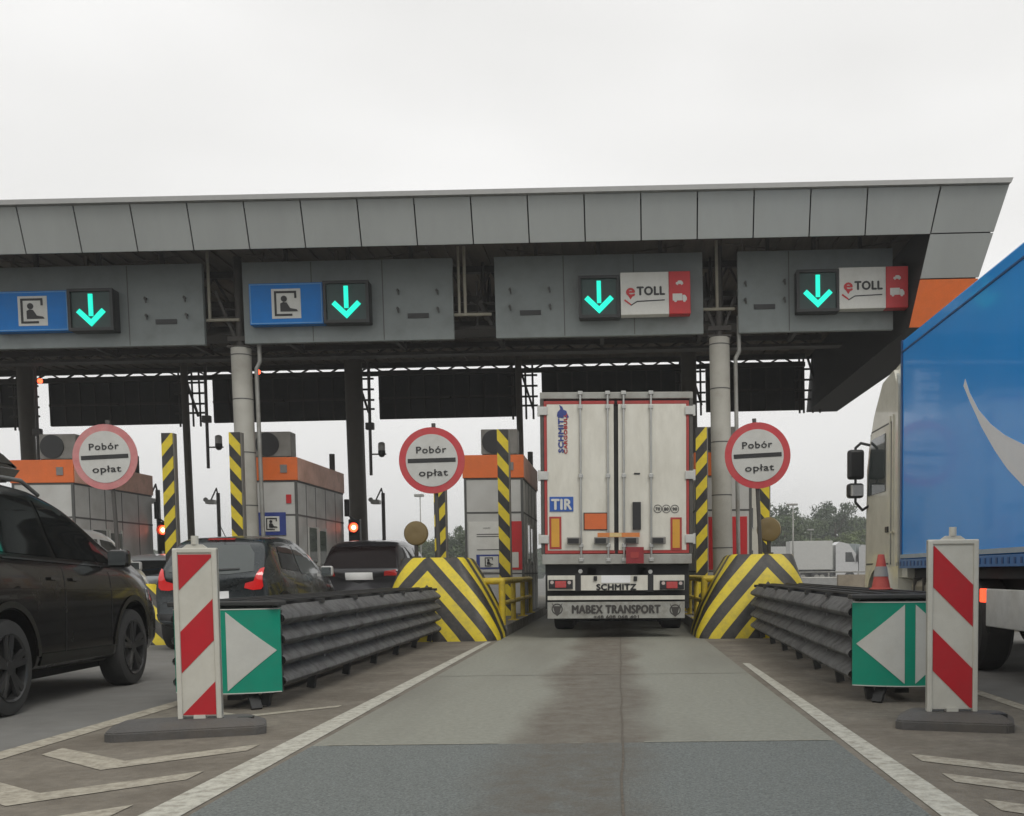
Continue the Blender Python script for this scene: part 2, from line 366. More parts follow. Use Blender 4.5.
# painted lines
b = MB()
def line(x, wn, wf, y0, y1, wob=0):
    ys = [y0+(y1-y0)*i/30 for i in range(31)]
    for a, c in zip(ys[:-1], ys[1:]):
        wa = wn+(wf-wn)*(a-y0)/(y1-y0); wc = wn+(wf-wn)*(c-y0)/(y1-y0)
        b.quad((x-wa/2, a, .008), (x+wa/2, a, .008), (x+wc/2, c, .008), (x-wc/2, c, .008))
line(-2.13, .27, .09, -3, 17); line(1.5, .24, .08, -3, 12.5)
tag(b.build('lane_edge_marking', PAINT), kind='structure')
b = MB(); line(-3.87, .2, .14, -3, 16); line(3.17, .15, .1, -3, 16)
tag(b.build('lane_edge_marking_worn', PAINTW), kind='structure')
b = MB()
def chev(xa, y, xl, xr, dl, dr, t=.17):
    b.quad((xa, y, .008), (xr, y+dr, .008), (xr, y+dr+t, .008), (xa, y+t*1.2, .008))
    b.quad((xa, y, .008), (xa, y+t*1.2, .008), (xl, y+dl+t, .008), (xl, y+dl, .008))
for k, y in enumerate((5.95, 5.02, 4.15, 3.3, 2.4)):
    chev(-2.98, y, -3.62, -2.36, .55, .62, .25)
for y in (8.1,): chev(-2.98, y, -3.62, -2.36, .55, .62, .14)
for k, y in enumerate((5.35, 4.75, 4.1, 3.4)):
    chev(2.38, y, 1.72, 3.0, .6, .5, .24)
tag(b.build('hatch_marking', PAINTW), kind='structure')

# raised toll islands with kerbs
ISL = [(-13.1, 1.0), (-8.25, .95), (-2.93, .93), (2.3, .9), (7.6, .9)]
for i, (x, hw) in enumerate(ISL):
    b = MB(); pts = []
    for k in range(9):
        a = math.pi+math.pi*k/8; pts.append((x+hw*math.cos(a), 18.6+hw*.5*math.sin(a)))
    pts += [(x+hw, 44), (x-hw, 44)]
    b.prism(pts, .0, .2, 'Z')
    tag(b.build('toll_island', KERB), kind='structure')

# ================================================================== CANOPY
TI = -.011   # the roof falls gently towards the left
canopy = empty('toll_canopy', (0, 0, 0), 0, TI)
tag(canopy, 'long grey panelled toll plaza canopy roof with orange end panel, over all the lanes', 'canopy')
def FP(x, z, t):  # fascia plane: leans outwards to the top
    return 21.55-(z-7.77)*.33+t
zb, zt = 7.77, 8.6
pw = 55.2/F*21.4; x_end = 6.42
b = MB(); x1 = x_end; k = 0
xs = []
first = 1.32
edges = [x_end]; c = x_end-first
while c > -27: edges.append(c); c -= pw
for r_, l_ in zip(edges[:-1], edges[1:]):
    g = .014; rt = r_+(.12 if r_ == x_end else 0)
    A = [(l_+g, FP(0, zb, 0), zb), (r_-g, FP(0, zb, 0), zb), (rt-g, FP(0, zt, 0), zt), (l_+g, FP(0, zt, 0), zt)]
    B = [(p[0], p[1]+.03, p[2]) for p in A]
    b.quad(*A)
    for i in range(4): b.quad(A[i], B[i], B[(i+1) % 4], A[(i+1) % 4])
# end piece: top panel, side panel
def endq(p0, p1, p2, p3):
    A = [(p[0], FP(0, p[1], 0), p[1]) for p in (p0, p1, p2, p3)]; B = [(p[0], p[1]+.03, p[2]) for p in A]
    b.quad(*A)
    for i in range(4): b.quad(A[i], B[i], B[(i+1) % 4], A[(i+1) % 4])
inn = lambda z: 6.42+(z-7.77)*.155 if z > 7.77 else 6.42-(7.77-z)*.165
out = lambda z: 7.9-(8.6-z)*.26
g = .012
endq((inn(zb+g)+g, zb+g), (out(zb+g), zb+g), (out(zt), zt), (inn(zt)+g, zt))
endq((inn(6.95+g), 6.95+g), (out(6.95+g), 6.95+g), (out(zb-g), zb-g), (inn(zb-g), zb-g))
b.build('fascia', FASC, canopy)
b = MB(); endq((inn(6.05), 6.05), (out(6.05), 6.05), (out(6.95-g), 6.95-g), (inn(6.95-g), 6.95-g)); b.build('orange_panel', ORANGE, canopy)
b = MB(); b.prism([(-27, 8.605), (7.9, 8.605), (7.94, 8.7), (-27, 8.7)], 21.16, 36.6); b.build('coping', COPE, canopy)
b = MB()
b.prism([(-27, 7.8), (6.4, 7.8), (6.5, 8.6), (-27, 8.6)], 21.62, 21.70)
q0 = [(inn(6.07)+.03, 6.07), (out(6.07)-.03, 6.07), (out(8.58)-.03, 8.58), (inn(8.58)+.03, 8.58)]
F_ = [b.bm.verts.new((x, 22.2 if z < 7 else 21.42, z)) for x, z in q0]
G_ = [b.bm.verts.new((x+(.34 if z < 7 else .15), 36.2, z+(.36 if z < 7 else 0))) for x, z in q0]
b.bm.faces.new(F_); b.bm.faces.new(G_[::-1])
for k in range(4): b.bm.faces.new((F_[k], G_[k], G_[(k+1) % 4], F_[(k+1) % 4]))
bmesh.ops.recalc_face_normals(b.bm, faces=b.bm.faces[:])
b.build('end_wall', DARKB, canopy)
b = MB()   # ribbed soffit
x = -27
while x < 6.6:
    b.box(x, x+.28, 21.71, 36, 8.22, 8.32); b.box(x+.28, x+.42, 21.71, 36, 8.27, 8.34); x += .42
b.build('soffit', SOFF, canopy)
b = MB(); b.box(-27, 7.0, 36.0, 36.12, 8.2, 8.6); b.build('rear_fascia', DARKB, canopy)
def truss_x(Y, z0, z1, x0=-26, x1=6.3, step=.85, t=.07):
    b = MB(); b.box(x0, x1, Y-t, Y+t, z0-t, z0+t); b.box(x0, x1, Y-t, Y+t, z1-t, z1+t)
    x = x0; k = 0
    while x < x1-step:
        b.bar((x, Y, z0), (x+step/2, Y, z1), .05, .05); b.bar((x+step/2, Y, z1), (x+step, Y, z0), .05, .05); x += step
    b.build('truss', STEEL, canopy)
for Y in (24.6, 27.2, 29.8, 32.4, 35.2): truss_x(Y, 7.25 if Y < 28 else 7.85, 8.12, step=.85+.1*(Y % 2))
def truss_y(x, z0, z1):
    b = MB(); b.box(x-.05, x+.05, 23.4, 28, z0-.05, z0+.05)
    y = 23.4
    while y < 27.8: b.bar((x, y, z0), (x, y+.6, z1), .05, .05); b.bar((x, y+.6, z1), (x, y+1.2, z0), .05, .05); y += 1.2
    b.build('truss', STEEL, canopy)
for x in (-13.1, -10.6, -8.2, -5.5, -2.9, -.3, 2.2, 4.6): truss_y(x, 7.1, 8.1)
b = MB()  # service catwalk and cable trays behind the signs
b.box(-26, 6, 23.6, 24.3, 6.55, 6.62); b.box(-26, 6, 28, 28.4, 6.95, 7.02)
for x in range(-26, 6): b.box(x-.02, x+.02, 23.62, 23.66, 6.62, 7.6)
b.box(-26, 6, 23.62, 23.66, 7.1, 7.14)
b.build('catwalk', STEEL, canopy)
FRAME = M('brown_primer', (.12, .095, .07), .7, var=.2)
for px in (105, 350, 600, 820):
    xc = ax(px, 23.4)
    for p, q, w_ in (((xc, 23.3, 7.7), (xc, 23.3, 8.22), .07), ((xc-.1, 23.3, 7.85), (xc-.5, 24.0, 8.22), .05), ((xc+.1, 23.3, 7.85), (xc+.5, 24.0, 8.22), .05), ((xc-2, 23.35, 8.2), (xc, 23.35, 7.95), .03), ((xc+2, 23.35, 8.2), (xc, 23.35, 7.95), .03), ((xc-1.6, 23.3, 7.85), (xc-1.6, 23.3, 8.22), .05), ((xc+1.6, 23.3, 7.85), (xc+1.6, 23.3, 8.22), .05)):
        b = MB(); b.bar(p, q, w_, w_); b.build('brace', FRAME, canopy)
# columns
def column(x, Y, r, mat, top=8.1, joints=True):
    b = MB(); b.cyl((x, Y, 0), (x, Y, top), r, n=24); o = b.build('column', mat, canopy)
    if joints:
        for z in (1.6, 2.75, 3.9, 5.05, 6.0): b = MB(); b.cyl((x, Y, z-.012), (x, Y, z+.012), r+.004, n=24); b.build('joint_ring', SEAM, o)
        b = MB(); b.path([(x+r+.12, Y-.05, .2), (x+r+.12, Y-.05, 5.7), (x+r+.2, Y-.05, 5.85), (x+r+.2, Y-.05, 6.6)], .045, 10); b.build('drain_pipe', GALV, o)
C1, C2 = ax(248, 23), ax(724.5, 23)
column(C1, 23.2, .215, COLM, 6.15); column(C2, 23.2, .22, COLM, 6.15)
for xx in (C1, C2):
    b = MB(); b.box(xx-.25, xx+.25, 22.95+.1, 23.45, 6.155, 6.2); b.cyl((xx, 23.2, 6), (xx, 23.2, 8.1), .09); b.box(xx-.25, xx+.25, 23.1, 23.3, 6.3, 6.4)
    for s in (-1, 1): b.bar((xx, 23.2, 6.1), (xx+s*.5, 23.2, 7.4), .06, .06)
    b.build('column_head', STEEL, canopy)
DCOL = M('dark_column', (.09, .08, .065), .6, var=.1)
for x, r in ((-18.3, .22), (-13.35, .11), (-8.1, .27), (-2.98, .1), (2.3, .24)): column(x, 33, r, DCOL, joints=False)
# bright pipe frames between the front boards
for px0, px1, pv in ((203, 243, 222), (453, 495, 474), (703, 738, 722)):
    b = MB()
    for py in (-.0,):
        p = at(px0, 318, 23.1); q = at(px1, 316, 23.1); z = 6.75
        b.cyl((p.x, 23.1, z), (q.x, 23.1, z), .035, n=10)
    xv = ax(pv, 23.1)
    b.cyl((xv, 23.1, 6.75), (xv, 23.1, 8.2), .035, n=10)
    if pv == 474: b.cyl((xv-.13, 23.1, 6.75), (xv-.13, 23.1, 8.2), .03, n=10)
    b.build('pipe_frame', M('pale_pipe', (.3, .28, .22), .5), canopy)
# lattice frames in the gaps of the rear
for px in (34, 198, 366, 528, 694, 812):
    b = MB()
    xc = ax(px, 35.5)
    for dx in (-.34, -.2, .1, .34): b.cyl((xc+dx, 35.5, 6.3), (xc+dx, 35.5, 8.1), .035, n=8)
    for z in (6.75, 7.05, 7.4, 7.75): b.cyl((xc-.5, 35.5, z), (xc+.5, 35.5, z), .035, n=8)
    b.bar((xc-.1, 35.3, 8.1), (xc+.35, 35.3, 6.6), .07, .07)
    b.build('lattice_frame', STEEL, canopy)

# ------------------------------------------------------------------ front sign boards
def rt(x, z): # point in canopy tilt frame
    return Vector((x*math.cos(TI)+z*math.sin(TI), 0, -x*math.sin(TI)+z*math.cos(TI)))
def tiltroot(name, x, Y, z):
    p = rt(x, z); return empty(name, (p.x, Y, p.z), 0, TI)
def inv(px, py, Y):
    p = at(px, py, Y); c, s_ = math.cos(-TI), math.sin(-TI); return p.x*c+p.z*s_, -p.x*s_+p.z*c
BT, BB = 7.92, 6.2
boards = [(-8, 203, [(128, 'v')], [(146, 299), (185, 298), (147, 316), (187, 315)], (156, 177, 322), 'grey overhead sign board at the left edge, with a blue sign and green arrow'),
          (243, 453, [(312, 'v'), (383, 'v')], [(398, 291), (437, 291), (398, 309), (438, 309)], (408, 429, 316), 'grey overhead sign board above the dark cars, second from the left'),
          (495, 703, [(564, 'v'), (634, 'v')], [(510, 290), (549, 289), (510, 307), (550, 306)], (520, 541, 313), 'grey overhead sign board above the white semi-trailer'),
          (738, 893, [(789, 'v')], [(745, 283), (784, 281), (745, 300), (784, 299)], (754, 775, 307), 'short rightmost grey overhead sign board beside the orange canopy end')]
for l_, r_, seams, bolts, slot, lab in boards:
    Y = 22.95
    x0, x1 = inv(l_, 300, Y)[0], inv(r_, 300, Y)[0]; xc = (x0+x1)/2
    o = tiltroot('overhead_sign_board', xc, Y, BB); tag(o, lab, 'sign board', 'grey sign boards along the canopy front')
    b = MB(); b.box(x0-xc, x1-xc, 0, .12, 0, BT-BB, .01); b.build('panel', BOARD, o)
    b = MB()
    for sx, _ in seams: q = inv(sx, 300, Y)[0]-xc; b.box(q-.01, q+.01, -.003, .01, .02, BT-BB-.02)
    b.build('seam', SEAM, o)
    for bx, by in bolts:
        b = MB(); q = inv(bx, by, Y); b.cyl((q[0]-xc, 0, q[1]-BB), (q[0]-xc, -.07, q[1]-BB), .028, n=8); b.bar((q[0]-xc, -.07, q[1]-BB+.03), (q[0]-xc+.02, -.05, q[1]-BB-.09), .025, .025)
        b.build('bracket', SEAM, o)
    q0, q1 = inv(slot[0], slot[2], Y), inv(slot[1], slot[2], Y)
    b = MB(); b.box(q0[0]-xc, q1[0]-xc, -.025, .02, q0[1]-BB-.05, q0[1]-BB+.05); b.build('display_slot', BLACK, o)
    for k in range(3):
        b = MB(); q = (x0-xc)+(x1-x0)*(.2+.3*k); b.box(q-.04, q+.04, .121, .2, .1, 2.1); b.build('hanger', STEEL, o)
# arrow signals
def signal(px0, px1, py0, py1, lab):
    Y = 22.62; a = inv(px0, py1, Y); c = inv(px1, py0, Y); x0, z0, x1, z1 = a[0], a[1], c[0], c[1]; xc = (x0+x1)/2
    o = tiltroot('lane_signal', xc, Y, z0); tag(o, lab, 'lane signal', 'green arrow lane signals')
    w_ = (x1-x0)/2; h_ = z1-z0
    b = MB(); b.box(-w_, w_, .06, .32, 0, h_, .02)
    for (u0, u1, v0, v1) in ((-w_, w_, 0, .06), (-w_, w_, h_-.06, h_), (-w_, -w_+.06, .061, h_-.061), (w_-.06, w_, .061, h_-.061)): b.box(u0, u1, -.02, .058, v0, v1)
    b.build('housing', BLACK, o)
    b = MB(); b.box(-w_+.065, w_-.065, .03, .056, .065, h_-.065); b.build('face', DGREEN, o)
    b = MB(); zc = h_*.5; t = .045
    b.box(-t, t, .0, .027, zc-.13, zc+.33)
    b.prism([(0, zc-.35), (.31, zc-.05), (.235, zc+.025), (0, zc-.2), (-.235, zc+.025), (-.31, zc-.05)], 0, .026)
    b.build('arrow', ARROW, o)
signal(69, 112, 288, 331, 'lit green down arrow lane signal beside the blue sign at the left edge')
signal(324, 368, 280, 323, 'lit green down arrow lane signal right of the blue sign above the dark cars')
signal(579, 619, 275, 318, 'lit green down arrow lane signal above the white semi-trailer')
signal(797, 839, 269, 312, 'rightmost lit green down arrow lane signal, beside the canopy end')
def person_at_window(b, cx, cz, s):
    """pictogram: a seated attendant in a window frame"""
    for (u0, u1, v0, v1) in ((-.4, -.33, -.42, .42), (-.33, .36, .35, .42), (.29, .36, .18, .35), (-.33, .2, -.42, -.35)):
        b.box(cx+u0*s, cx+u1*s, 0, .012, cz+v0*s, cz+v1*s)
    b.cyl((cx-.07*s, 0.001, cz+.16*s), (cx-.07*s, .011, cz+.16*s), .105*s, n=16)
    b.prism([(cx+u*s, cz+v*s) for u, v in ((-.2, -.27), (-.2, .0), (-.1, .05), (.02, .03), (.14, -.16), (.36, -.2), (.4, -.27))], .001, .0105)
def bluesign(px0, px1, py0, py1, q, lab):
    Y = 22.7; a = inv(px0, py1, Y); c = inv(px1, py0, Y); xc = (a[0]+c[0])/2; w_ = (c[0]-a[0])/2; h_ = c[1]-a[1]
    o = tiltroot('booth_sign', xc, Y, a[1]); tag(o, lab, 'sign', 'blue attendant signs on the sign boards')
    b = MB(); b.box(-w_, w_, 0.01, .24, 0, h_, .008); b.build('sign_body', BLUE, o)
    b = MB()
    for (u0, u1, v0, v1) in ((-w_+.02, w_-.02, .02, .035), (-w_+.02, w_-.02, h_-.035, h_-.02), (-w_+.02, -w_+.035, .036, h_-.036), (w_-.035, w_-.02, .036, h_-.036)): b.box(u0, u1, .002, .012, v0, v1)
    b.build('border', M('pale_blue', (.15, .35, .6), .4), o)
    k = inv(q, 300, Y)[0]-xc
    b = MB(); b.box(k-.31, k+.31, .0, .02, h_/2-.31, h_/2+.31); b.build('pictogram_plate', WHITE, o)
    b = MB(); person_at_window(b, k, h_/2, .62); p = b.build('pictogram', INK, o); p.location.y = -.013
bluesign(-7, 67, 290, 332, 32, 'blue sign with seated attendant pictogram at the left edge')
bluesign(250, 322, 282, 325, 286, 'blue sign with seated attendant pictogram above the dark cars')
def truckicon(b, cx, cz, s, small):
    if small:
        b.prism([(cx+u*s, cz+v*s) for u, v in ((-.8, -.2), (-.75, .15), (-.45, .2), (-.3, .5), (.35, .5), (.75, .15), (.8, -.2))], 0, .01)
        for u in (-.45, .45): b.cyl((cx+u*s, 0.001, cz-.22*s), (cx+u*s, .011, cz-.22*s), .2*s, n=12)
    else:
        b.box(cx-1.0*s, cx+.35*s, 0, .01, cz-.35*s, cz+.6*s)
        b.prism([(cx+u*s, cz+v*s) for u, v in ((.4, -.35), (.4, .4), (.75, .4), (1, .05), (1, -.35))], 0, .01)
        for u in (-.6, .65): b.cyl((cx+u*s, 0.001, cz-.38*s), (cx+u*s, .011, cz-.38*s), .2*s, n=12)
def etoll(px0, pxm, px1, py0, py1, lab):
    Y = 22.6; a = inv(px0, py1, Y); c = inv(px1, py0, Y); m_ = inv(pxm, 300, Y)[0]; xc = (a[0]+c[0])/2; h_ = c[1]-a[1]
    o = tiltroot('toll_sign', xc, Y, a[1]); tag(o, lab, 'sign', 'white and red electronic toll signs')
    x0, x1, xm = a[0]-xc, c[0]-xc, m_-xc
    b = MB(); b.box(x0, xm, 0, .28, 0, h_, .01); b.build('white_panel', WHITE, o)
    b = MB(); b.box(xm+.002, x1, -.01, .27, 0.0, h_, .01); b.build('red_panel', RED, o)
    cx = (x0+xm)/2; cz = h_*.56
    text('lettering', 'TOLL', INK, o, (cx+.13, -.004, cz), .18, .58, bold=.06)
    text('letter', 'e', RED, o, (cx-.3, -.0085, cz+.02), .26, .17, bold=.04)
    b = MB(); b.prism([(cx-.35, cz-.1), (cx-.25, cz-.1), (cx-.3, cz-.18)], -.006, -.002); b.prism([(cx-.44, cz-.2), (cx-.3, cz-.3), (cx-.29, cz-.27), (cx-.42, cz-.17)], -.006, -.002); b.build('pin_point', RED, o)
    b = MB()
    pts = [(-.3, -.3), (-.16, -.22), (.42, -.2)]
    for (u, v), (u2, v2) in zip(pts[:-1], pts[1:]): b.bar((cx+u, -.004, cz+v), (cx+u2, -.004, cz+v2), .006, .022)
    b.build('underline', INK, o)
    rc = (xm+x1)/2
    b = MB(); truckicon(b, rc, h_*.72, .1, 1); p = b.build('car_symbol', WHITE, o); p.location.y = -.0215
    b = MB(); truckicon(b, rc, h_*.37, .15, 0); p = b.build('lorry_symbol', WHITE, o); p.location.y = -.0215
etoll(621, 669, 690, 271, 315, 'white and red electronic toll sign above the white semi-trailer')
etoll(839, 886, 908, 266, 309, 'rightmost white and red electronic toll sign, overlapping the canopy end')

# ------------------------------------------------------------------ rear boards (seen from behind)
MESHB = M('dark_board_back', (.022, .021, .019), .7, var=.3, scale=3)
for l_, r_, lab in ((-60, 21, 'dark back of a rear sign board at the left edge of the canopy'), (49, 185, 'dark back of a rear sign board above the leftmost round sign'),
                    (213, 351, 'dark back of a rear sign board above the dark hatchback'), (379, 517, 'dark back of a rear sign board above the middle round sign'),
                    (542, 682, 'dark back of a rear sign board right above the white trailer roof'), (706, 803, 'short dark back of a rear sign board above the right round sign')):
    Y = 35.75; x0, x1 = inv(l_, 400, Y)[0], inv(r_, 400, Y)[0]; xc = (x0+x1)/2
    o = tiltroot('rear_sign_board', xc, Y, 6.45); tag(o, lab, 'sign board', 'rear sign boards seen from behind')
    w_ = (x1-x0)/2
    b = MB(); b.box(-w_, w_, .05, .12, 0, 1.62); b.build('panel', MESHB, o)
    b = MB()
    k = -w_
    while k < w_: b.box(k, k+.05, 0, .049, .01, 1.61); k += .5
    b.box(-w_, w_, -.04, -.001, .65, .72); b.box(-.25, .1, -.2, -.041, .62, .7)
    b.build('stiffener', STEEL, o)
# small red indicator lamps below the roof
for px, py, lab in ((40, 381, 'small red lamp under the canopy at far left'), (258, 372, 'small red lamp under the canopy beside the left column')):
    p = at(px, py, 30); b = MB(); b.sph((0, 0, 0), .07); b.mi = 1; b.cyl((0, 0, .05), (0, 0, 7.3-p.z), .02)
    o = b.build('indicator_lamp', [REDLIT, STEEL], loc=p); tag(o, lab, 'lamp', 'red indicator lamps')

# ================================================================== BOOTHS
def booth(x0, x1, lab, kind):
    Y0, Y1 = 24, 28; xc = (x0+x1)/2; w_ = (x1-x0)/2; Z0 = .2; HT = 3.8-Z0
    o = empty('toll_booth', (xc, Y0, Z0)); tag(o, lab, 'toll booth', 'toll booths on the islands')
    b = MB(); b.box(-w_, w_, 0, Y1-Y0, 0, HT-.52, .01); b.build('wall', BOOTH, o)
    b = MB(); b.box(-w_-.03, w_+.03, -.03, .02, HT-.518, HT, .01); b.build('front_band', ORANGE, o)
    b = MB(); b.box(w_-.02, w_+.032, .022, 4.03, HT-.518, HT, .005); b.box(-w_-.032, -w_+.02, .022, 4.03, HT-.518, HT, .005); f = b.build('side_band', ORANGEF, o)
    b = MB(); b.box(-w_+.02, w_-.02, .02, 4, HT-.5, HT-.03); b.build('roof', BOOTH, o)
    b = MB(); b.box(-w_-.006, w_+.006, -.006, 4.006, HT-1.32, HT-1.28); b.box(-w_-.006, w_+.006, -.006, 4.006, HT-.56, HT-.519)
    b.box(-w_-.007, w_+.007, -.007, 4.007, .9, .93)
    for y in (.7, 1.45, 2.3, 3.2): b.box(w_, w_+.007, y-.012, y+.012, 0, HT-.57)
    b.box(-w_-.005, -w_+.05, -.012, .03, 0, HT-.53); b.box(w_-.05, w_+.009, -.012, .03, 0, HT-.53)
    b.build('seam', SEAM, o)
    b = MB(); b.box(w_+.001, w_+.03, .75, 1.4, 1.25, 2.05); b.box(w_+.001, w_+.03, 1.6, 2.2, 1.2, 2.0)
    wn = b.build('window', GLASS2, o)
    b = MB()
    for y0, y1 in ((.72, .75), (1.4, 1.43), (1.57, 1.6), (2.2, 2.23)): b.box(w_+.001, w_+.04, y0, y1, 1.15, 2.08)
    b.build('window_frame', M('pale_frame', (.45, .45, .42), .4), wn)
    b = MB(); b.box(w_-.35, w_-.2, -.05, -.032, HT-.35, HT-.17); b.build('floodlight', M('lamp_grey', (.2, .19, .18), .4), o)
    b = MB(); b.cyl((w_-.1, 3.4, HT), (w_-.1, 3.4, HT+.45), .07, n=10); b.build('vent_pipe', STEEL, o)
    if kind == 2:
        b = MB(); b.box(-.22, .4, -.03, -.001, 1.84, 2.36, .005); p = b.build('attendant_sign', NAVY, o)
        b = MB(); b.box(-.08, .26, -.04, -.031, 1.93, 2.27); b.build('plate', WHITE, p)
        b = MB(); person_at_window(b, .09, 2.1, .32); q = b.build('pictogram', INK, p); q.location.y = -.053
        b = MB(); b.box(.42, .54, -.02, -.0145, 2.56, 2.76); b.build('warning_sticker', RED, o)
    if kind == 3:
        b = MB(); b.box(-w_+.08, w_-.4, -.02, -.003, .96, 2.1); p = b.build('notice', WHITE, o)
        b = MB(); b.box(-w_+.25, w_-.5, -.03, -.021, 1.02, 1.35); b.build('pictogram_plate', NAVY, p)
        b = MB(); b.box(-w_+.33, w_-.58, -.036, -.031, 1.06, 1.31); b.build('plate', WHITE, p)
        b = MB(); person_at_window(b, -.125, 1.185, .24); q = b.build('pictogram', INK, p); q.location.y = -.049
        text('lettering', 'WJAZD', INK, p, (-.17, -.024, 1.95), .035)
        b = MB()
        for z in (1.45, 1.75, 1.8): b.box(-.4, .1, -.024, -.021, z, z+.02)
        b.build('print_lines', SEAM, p)
        b = MB(); b.box(w_-.38, w_-.04, -.02, -.003, 1.0, 2.1); p = b.build('poster', RED, o)
        b = MB(); b.box(w_-.3, w_-.12, -.026, -.021, 1.05, 1.4); b.build('plate', WHITE, p)
    if kind == 4:
        b = MB(); b.box(-w_+.12, w_-.1, -.02, -.003, .95, 2.15); p = b.build('poster', RED, o)
        for k, s in enumerate(('TYLKO', 'DLA', 'A4')): pass
        b = MB()
        for z in (1.5, 1.62, 1.74): b.box(-.2, .12, -.026, -.021, z, z+.035)
        b.build('print_lines', WHITE, p)
    return o
def acunit(xc, lab):
    o = empty('air_conditioner', (xc, 24.3, 3.8)); tag(o, lab, 'air conditioner', 'air conditioners on the booth roofs')
    b = MB(); b.box(-.42, .42, 0, .4, .05, .62, .02); b.build('casing', M('ac_casing', (.22, .21, .19), .5, var=.08, dirt=(.1, .09, .07), damt=.5), o)
    b = MB(); b.lathe([(.25, -.03), (.27, -.03), (.27, .0), (.25, .0)], (-.12, 0, .33), 'Y'); b.cyl((-.12, -.004, .33), (-.12, .0, .33), .26, n=24); b.build('fan_grille', BLACK, o)
    b = MB()
    for s in (-.35, .35): b.box(s-.03, s+.03, -.02, .42, 0, .049)
    b.build('foot', STEEL, o)
    return o
booth(ax(16, 24), ax(77, 24), 'grey toll booth with orange top behind the leftmost round sign', 1)
booth(-8.63, -7.3, 'grey toll booth with orange top and blue attendant sign behind the dark hatchback', 2)
booth(-3.5, -2.17, 'grey toll booth with posters left of the white semi-trailer', 3)
booth(1.75, 3.02, 'grey toll booth with a red poster right of the white semi-trailer, behind the column', 4)
for x, l_ in ((-12.85, 'grey air conditioner on the leftmost booth roof'), (-7.92, 'grey air conditioner on the booth behind the dark hatchback'), (-2.72, 'grey air conditioner on the booth left of the white semi-trailer'), (2.3, 'grey air conditioner on the booth right of the white semi-trailer')):
    acunit(x, l_)

# ================================================================== STRIPED POSTS
YB = stripes('hazard_stripes', (.018, .018, .018), CHEV, (1, 0, -.85, 0), .43, dirt=.3)
YB2 = stripes('hazard_stripes_mirrored', (.018, .018, .018), CHEV, (-1, 0, -.85, 0), .43, dirt=.3)
for px, lab, mt in ((172, 'black and yellow striped square post beside the leftmost booth, left of the red light', YB), (239, 'black and yellow striped square post right beside the left canopy column', YB2),
                (441, 'black and yellow striped square post behind the middle round sign', YB), (505, 'black and yellow striped square post in front of the booth with posters', YB2),
                (702, 'black and yellow striped square post right beside the white semi-trailer', YB), (764, 'black and yellow striped square post behind the right round sign', YB2)):
    o = empty('striped_post', (ax(px, 22), 22, .2)); tag(o, lab, 'post', 'black and yellow striped posts at the islands')
    b = MB(); b.box(-.115, .115, -.02, .0, 0, 3.9); b.build('striped_face', mt, o)
    b = MB(); b.box(-.1, .14, .001, .16, 0, 3.9, .01); b.box(-.2, .2, -.1, .25, 0, .03); b.build('shaft', M('post_grey', (.16, .15, .13), .5), o)

# ================================================================== CHEVRON BLOCKS
def block(xc, lab, side, lamp_x):
    """side: +1 when the lane is on its right"""
    o = empty('impact_block', (xc, 17.2, 0)); tag(o, lab, 'impact block', 'black and yellow chevron impact blocks')
    m = stripes('chevron_paint', (.02, .019, .017), CHEV, (1.45, .95, 1, 1), .66, duty=.53, dirt=.45, phase=.47)
    bm = bmesh.new()
    def ring(xa, xb, y0, y1, z, n=6, rr=.3):
        pts = []
        for (cx, cy, a0) in ((xa+rr, y0+rr, 180), (xb-rr, y0+rr, 270), (xb-rr, y1-rr, 0), (xa+rr, y1-rr, 90)):
            for k in range(n+1):
                a = R(a0+90*k/n); pts.append(bm.verts.new((cx+rr*math.cos(a), cy+rr*math.sin(a), z)))
        return pts
    lv = []
    for z, ou, ln, y0, y1, rr in ((0, .85, 1.2, 0, 2.0, .32), (.1, .845, 1.19, .01, 2.0, .32), (.5, .74, 1.06, .12, 1.98, .28), (.95, .6, .84, .28, 1.95, .22), (1.36, .47, .6, .42, 1.9, .14), (1.39, .44, .56, .45, 1.88, .12)):
        a, c = (-ou, ln) if side > 0 else (-ln, ou)
        lv.append(ring(a, c, y0, y1, z, rr=rr))
    for A, B in zip(lv[:-1], lv[1:]):
        n = len(A)
        for i in range(n): f = bm.faces.new((A[i], A[(i+1) % n], B[(i+1) % n], B[i])); f.smooth = True
    bm.faces.new(lv[-1]); bmesh.ops.recalc_face_normals(bm, faces=bm.faces[:])
    b = MB(); b.bm.free(); b.bm = bm; b.build('striped_body', m, o)
    if lamp_x is None: return o
    l = empty('warning_lamp', (lamp_x, 17.95, 1.39)); tag(l, 'round amber warning lamp, unlit, on the chevron block '+('left' if side > 0 else 'right')+' of the white semi-trailer', 'lamp', 'round warning lamps on the blocks')
    b = MB(); b.lathe([(.02, -.05), (.12, -.06), (.19, -.045), (.21, 0), (.19, .05), (.1, .06), (.02, .06)], (0, 0, .42), 'Y'); b.build('lens', M('amber_dull', (.17, .12, .045), .45, var=.1), l)
    b = MB(); b.cyl((0, 0, 0), (0, 0, .22), .035, n=10); b.box(-.07, .07, -.05, .05, 0, .03); b.build('stem', STEEL, l)
    return o
bx = block(-3.2, 'black and yellow chevron impact block left of the white semi-trailer', 1, ax(417, 17.95))
block(2.47, 'black and yellow chevron impact block right of the white semi-trailer', -1, ax(769, 17.95))
b3 = copy_tree(bx, (-8.45, 17.2, 0), label='low black and yellow chevron impact block behind the black suv at left'); b3.scale = (1, 1, .72)
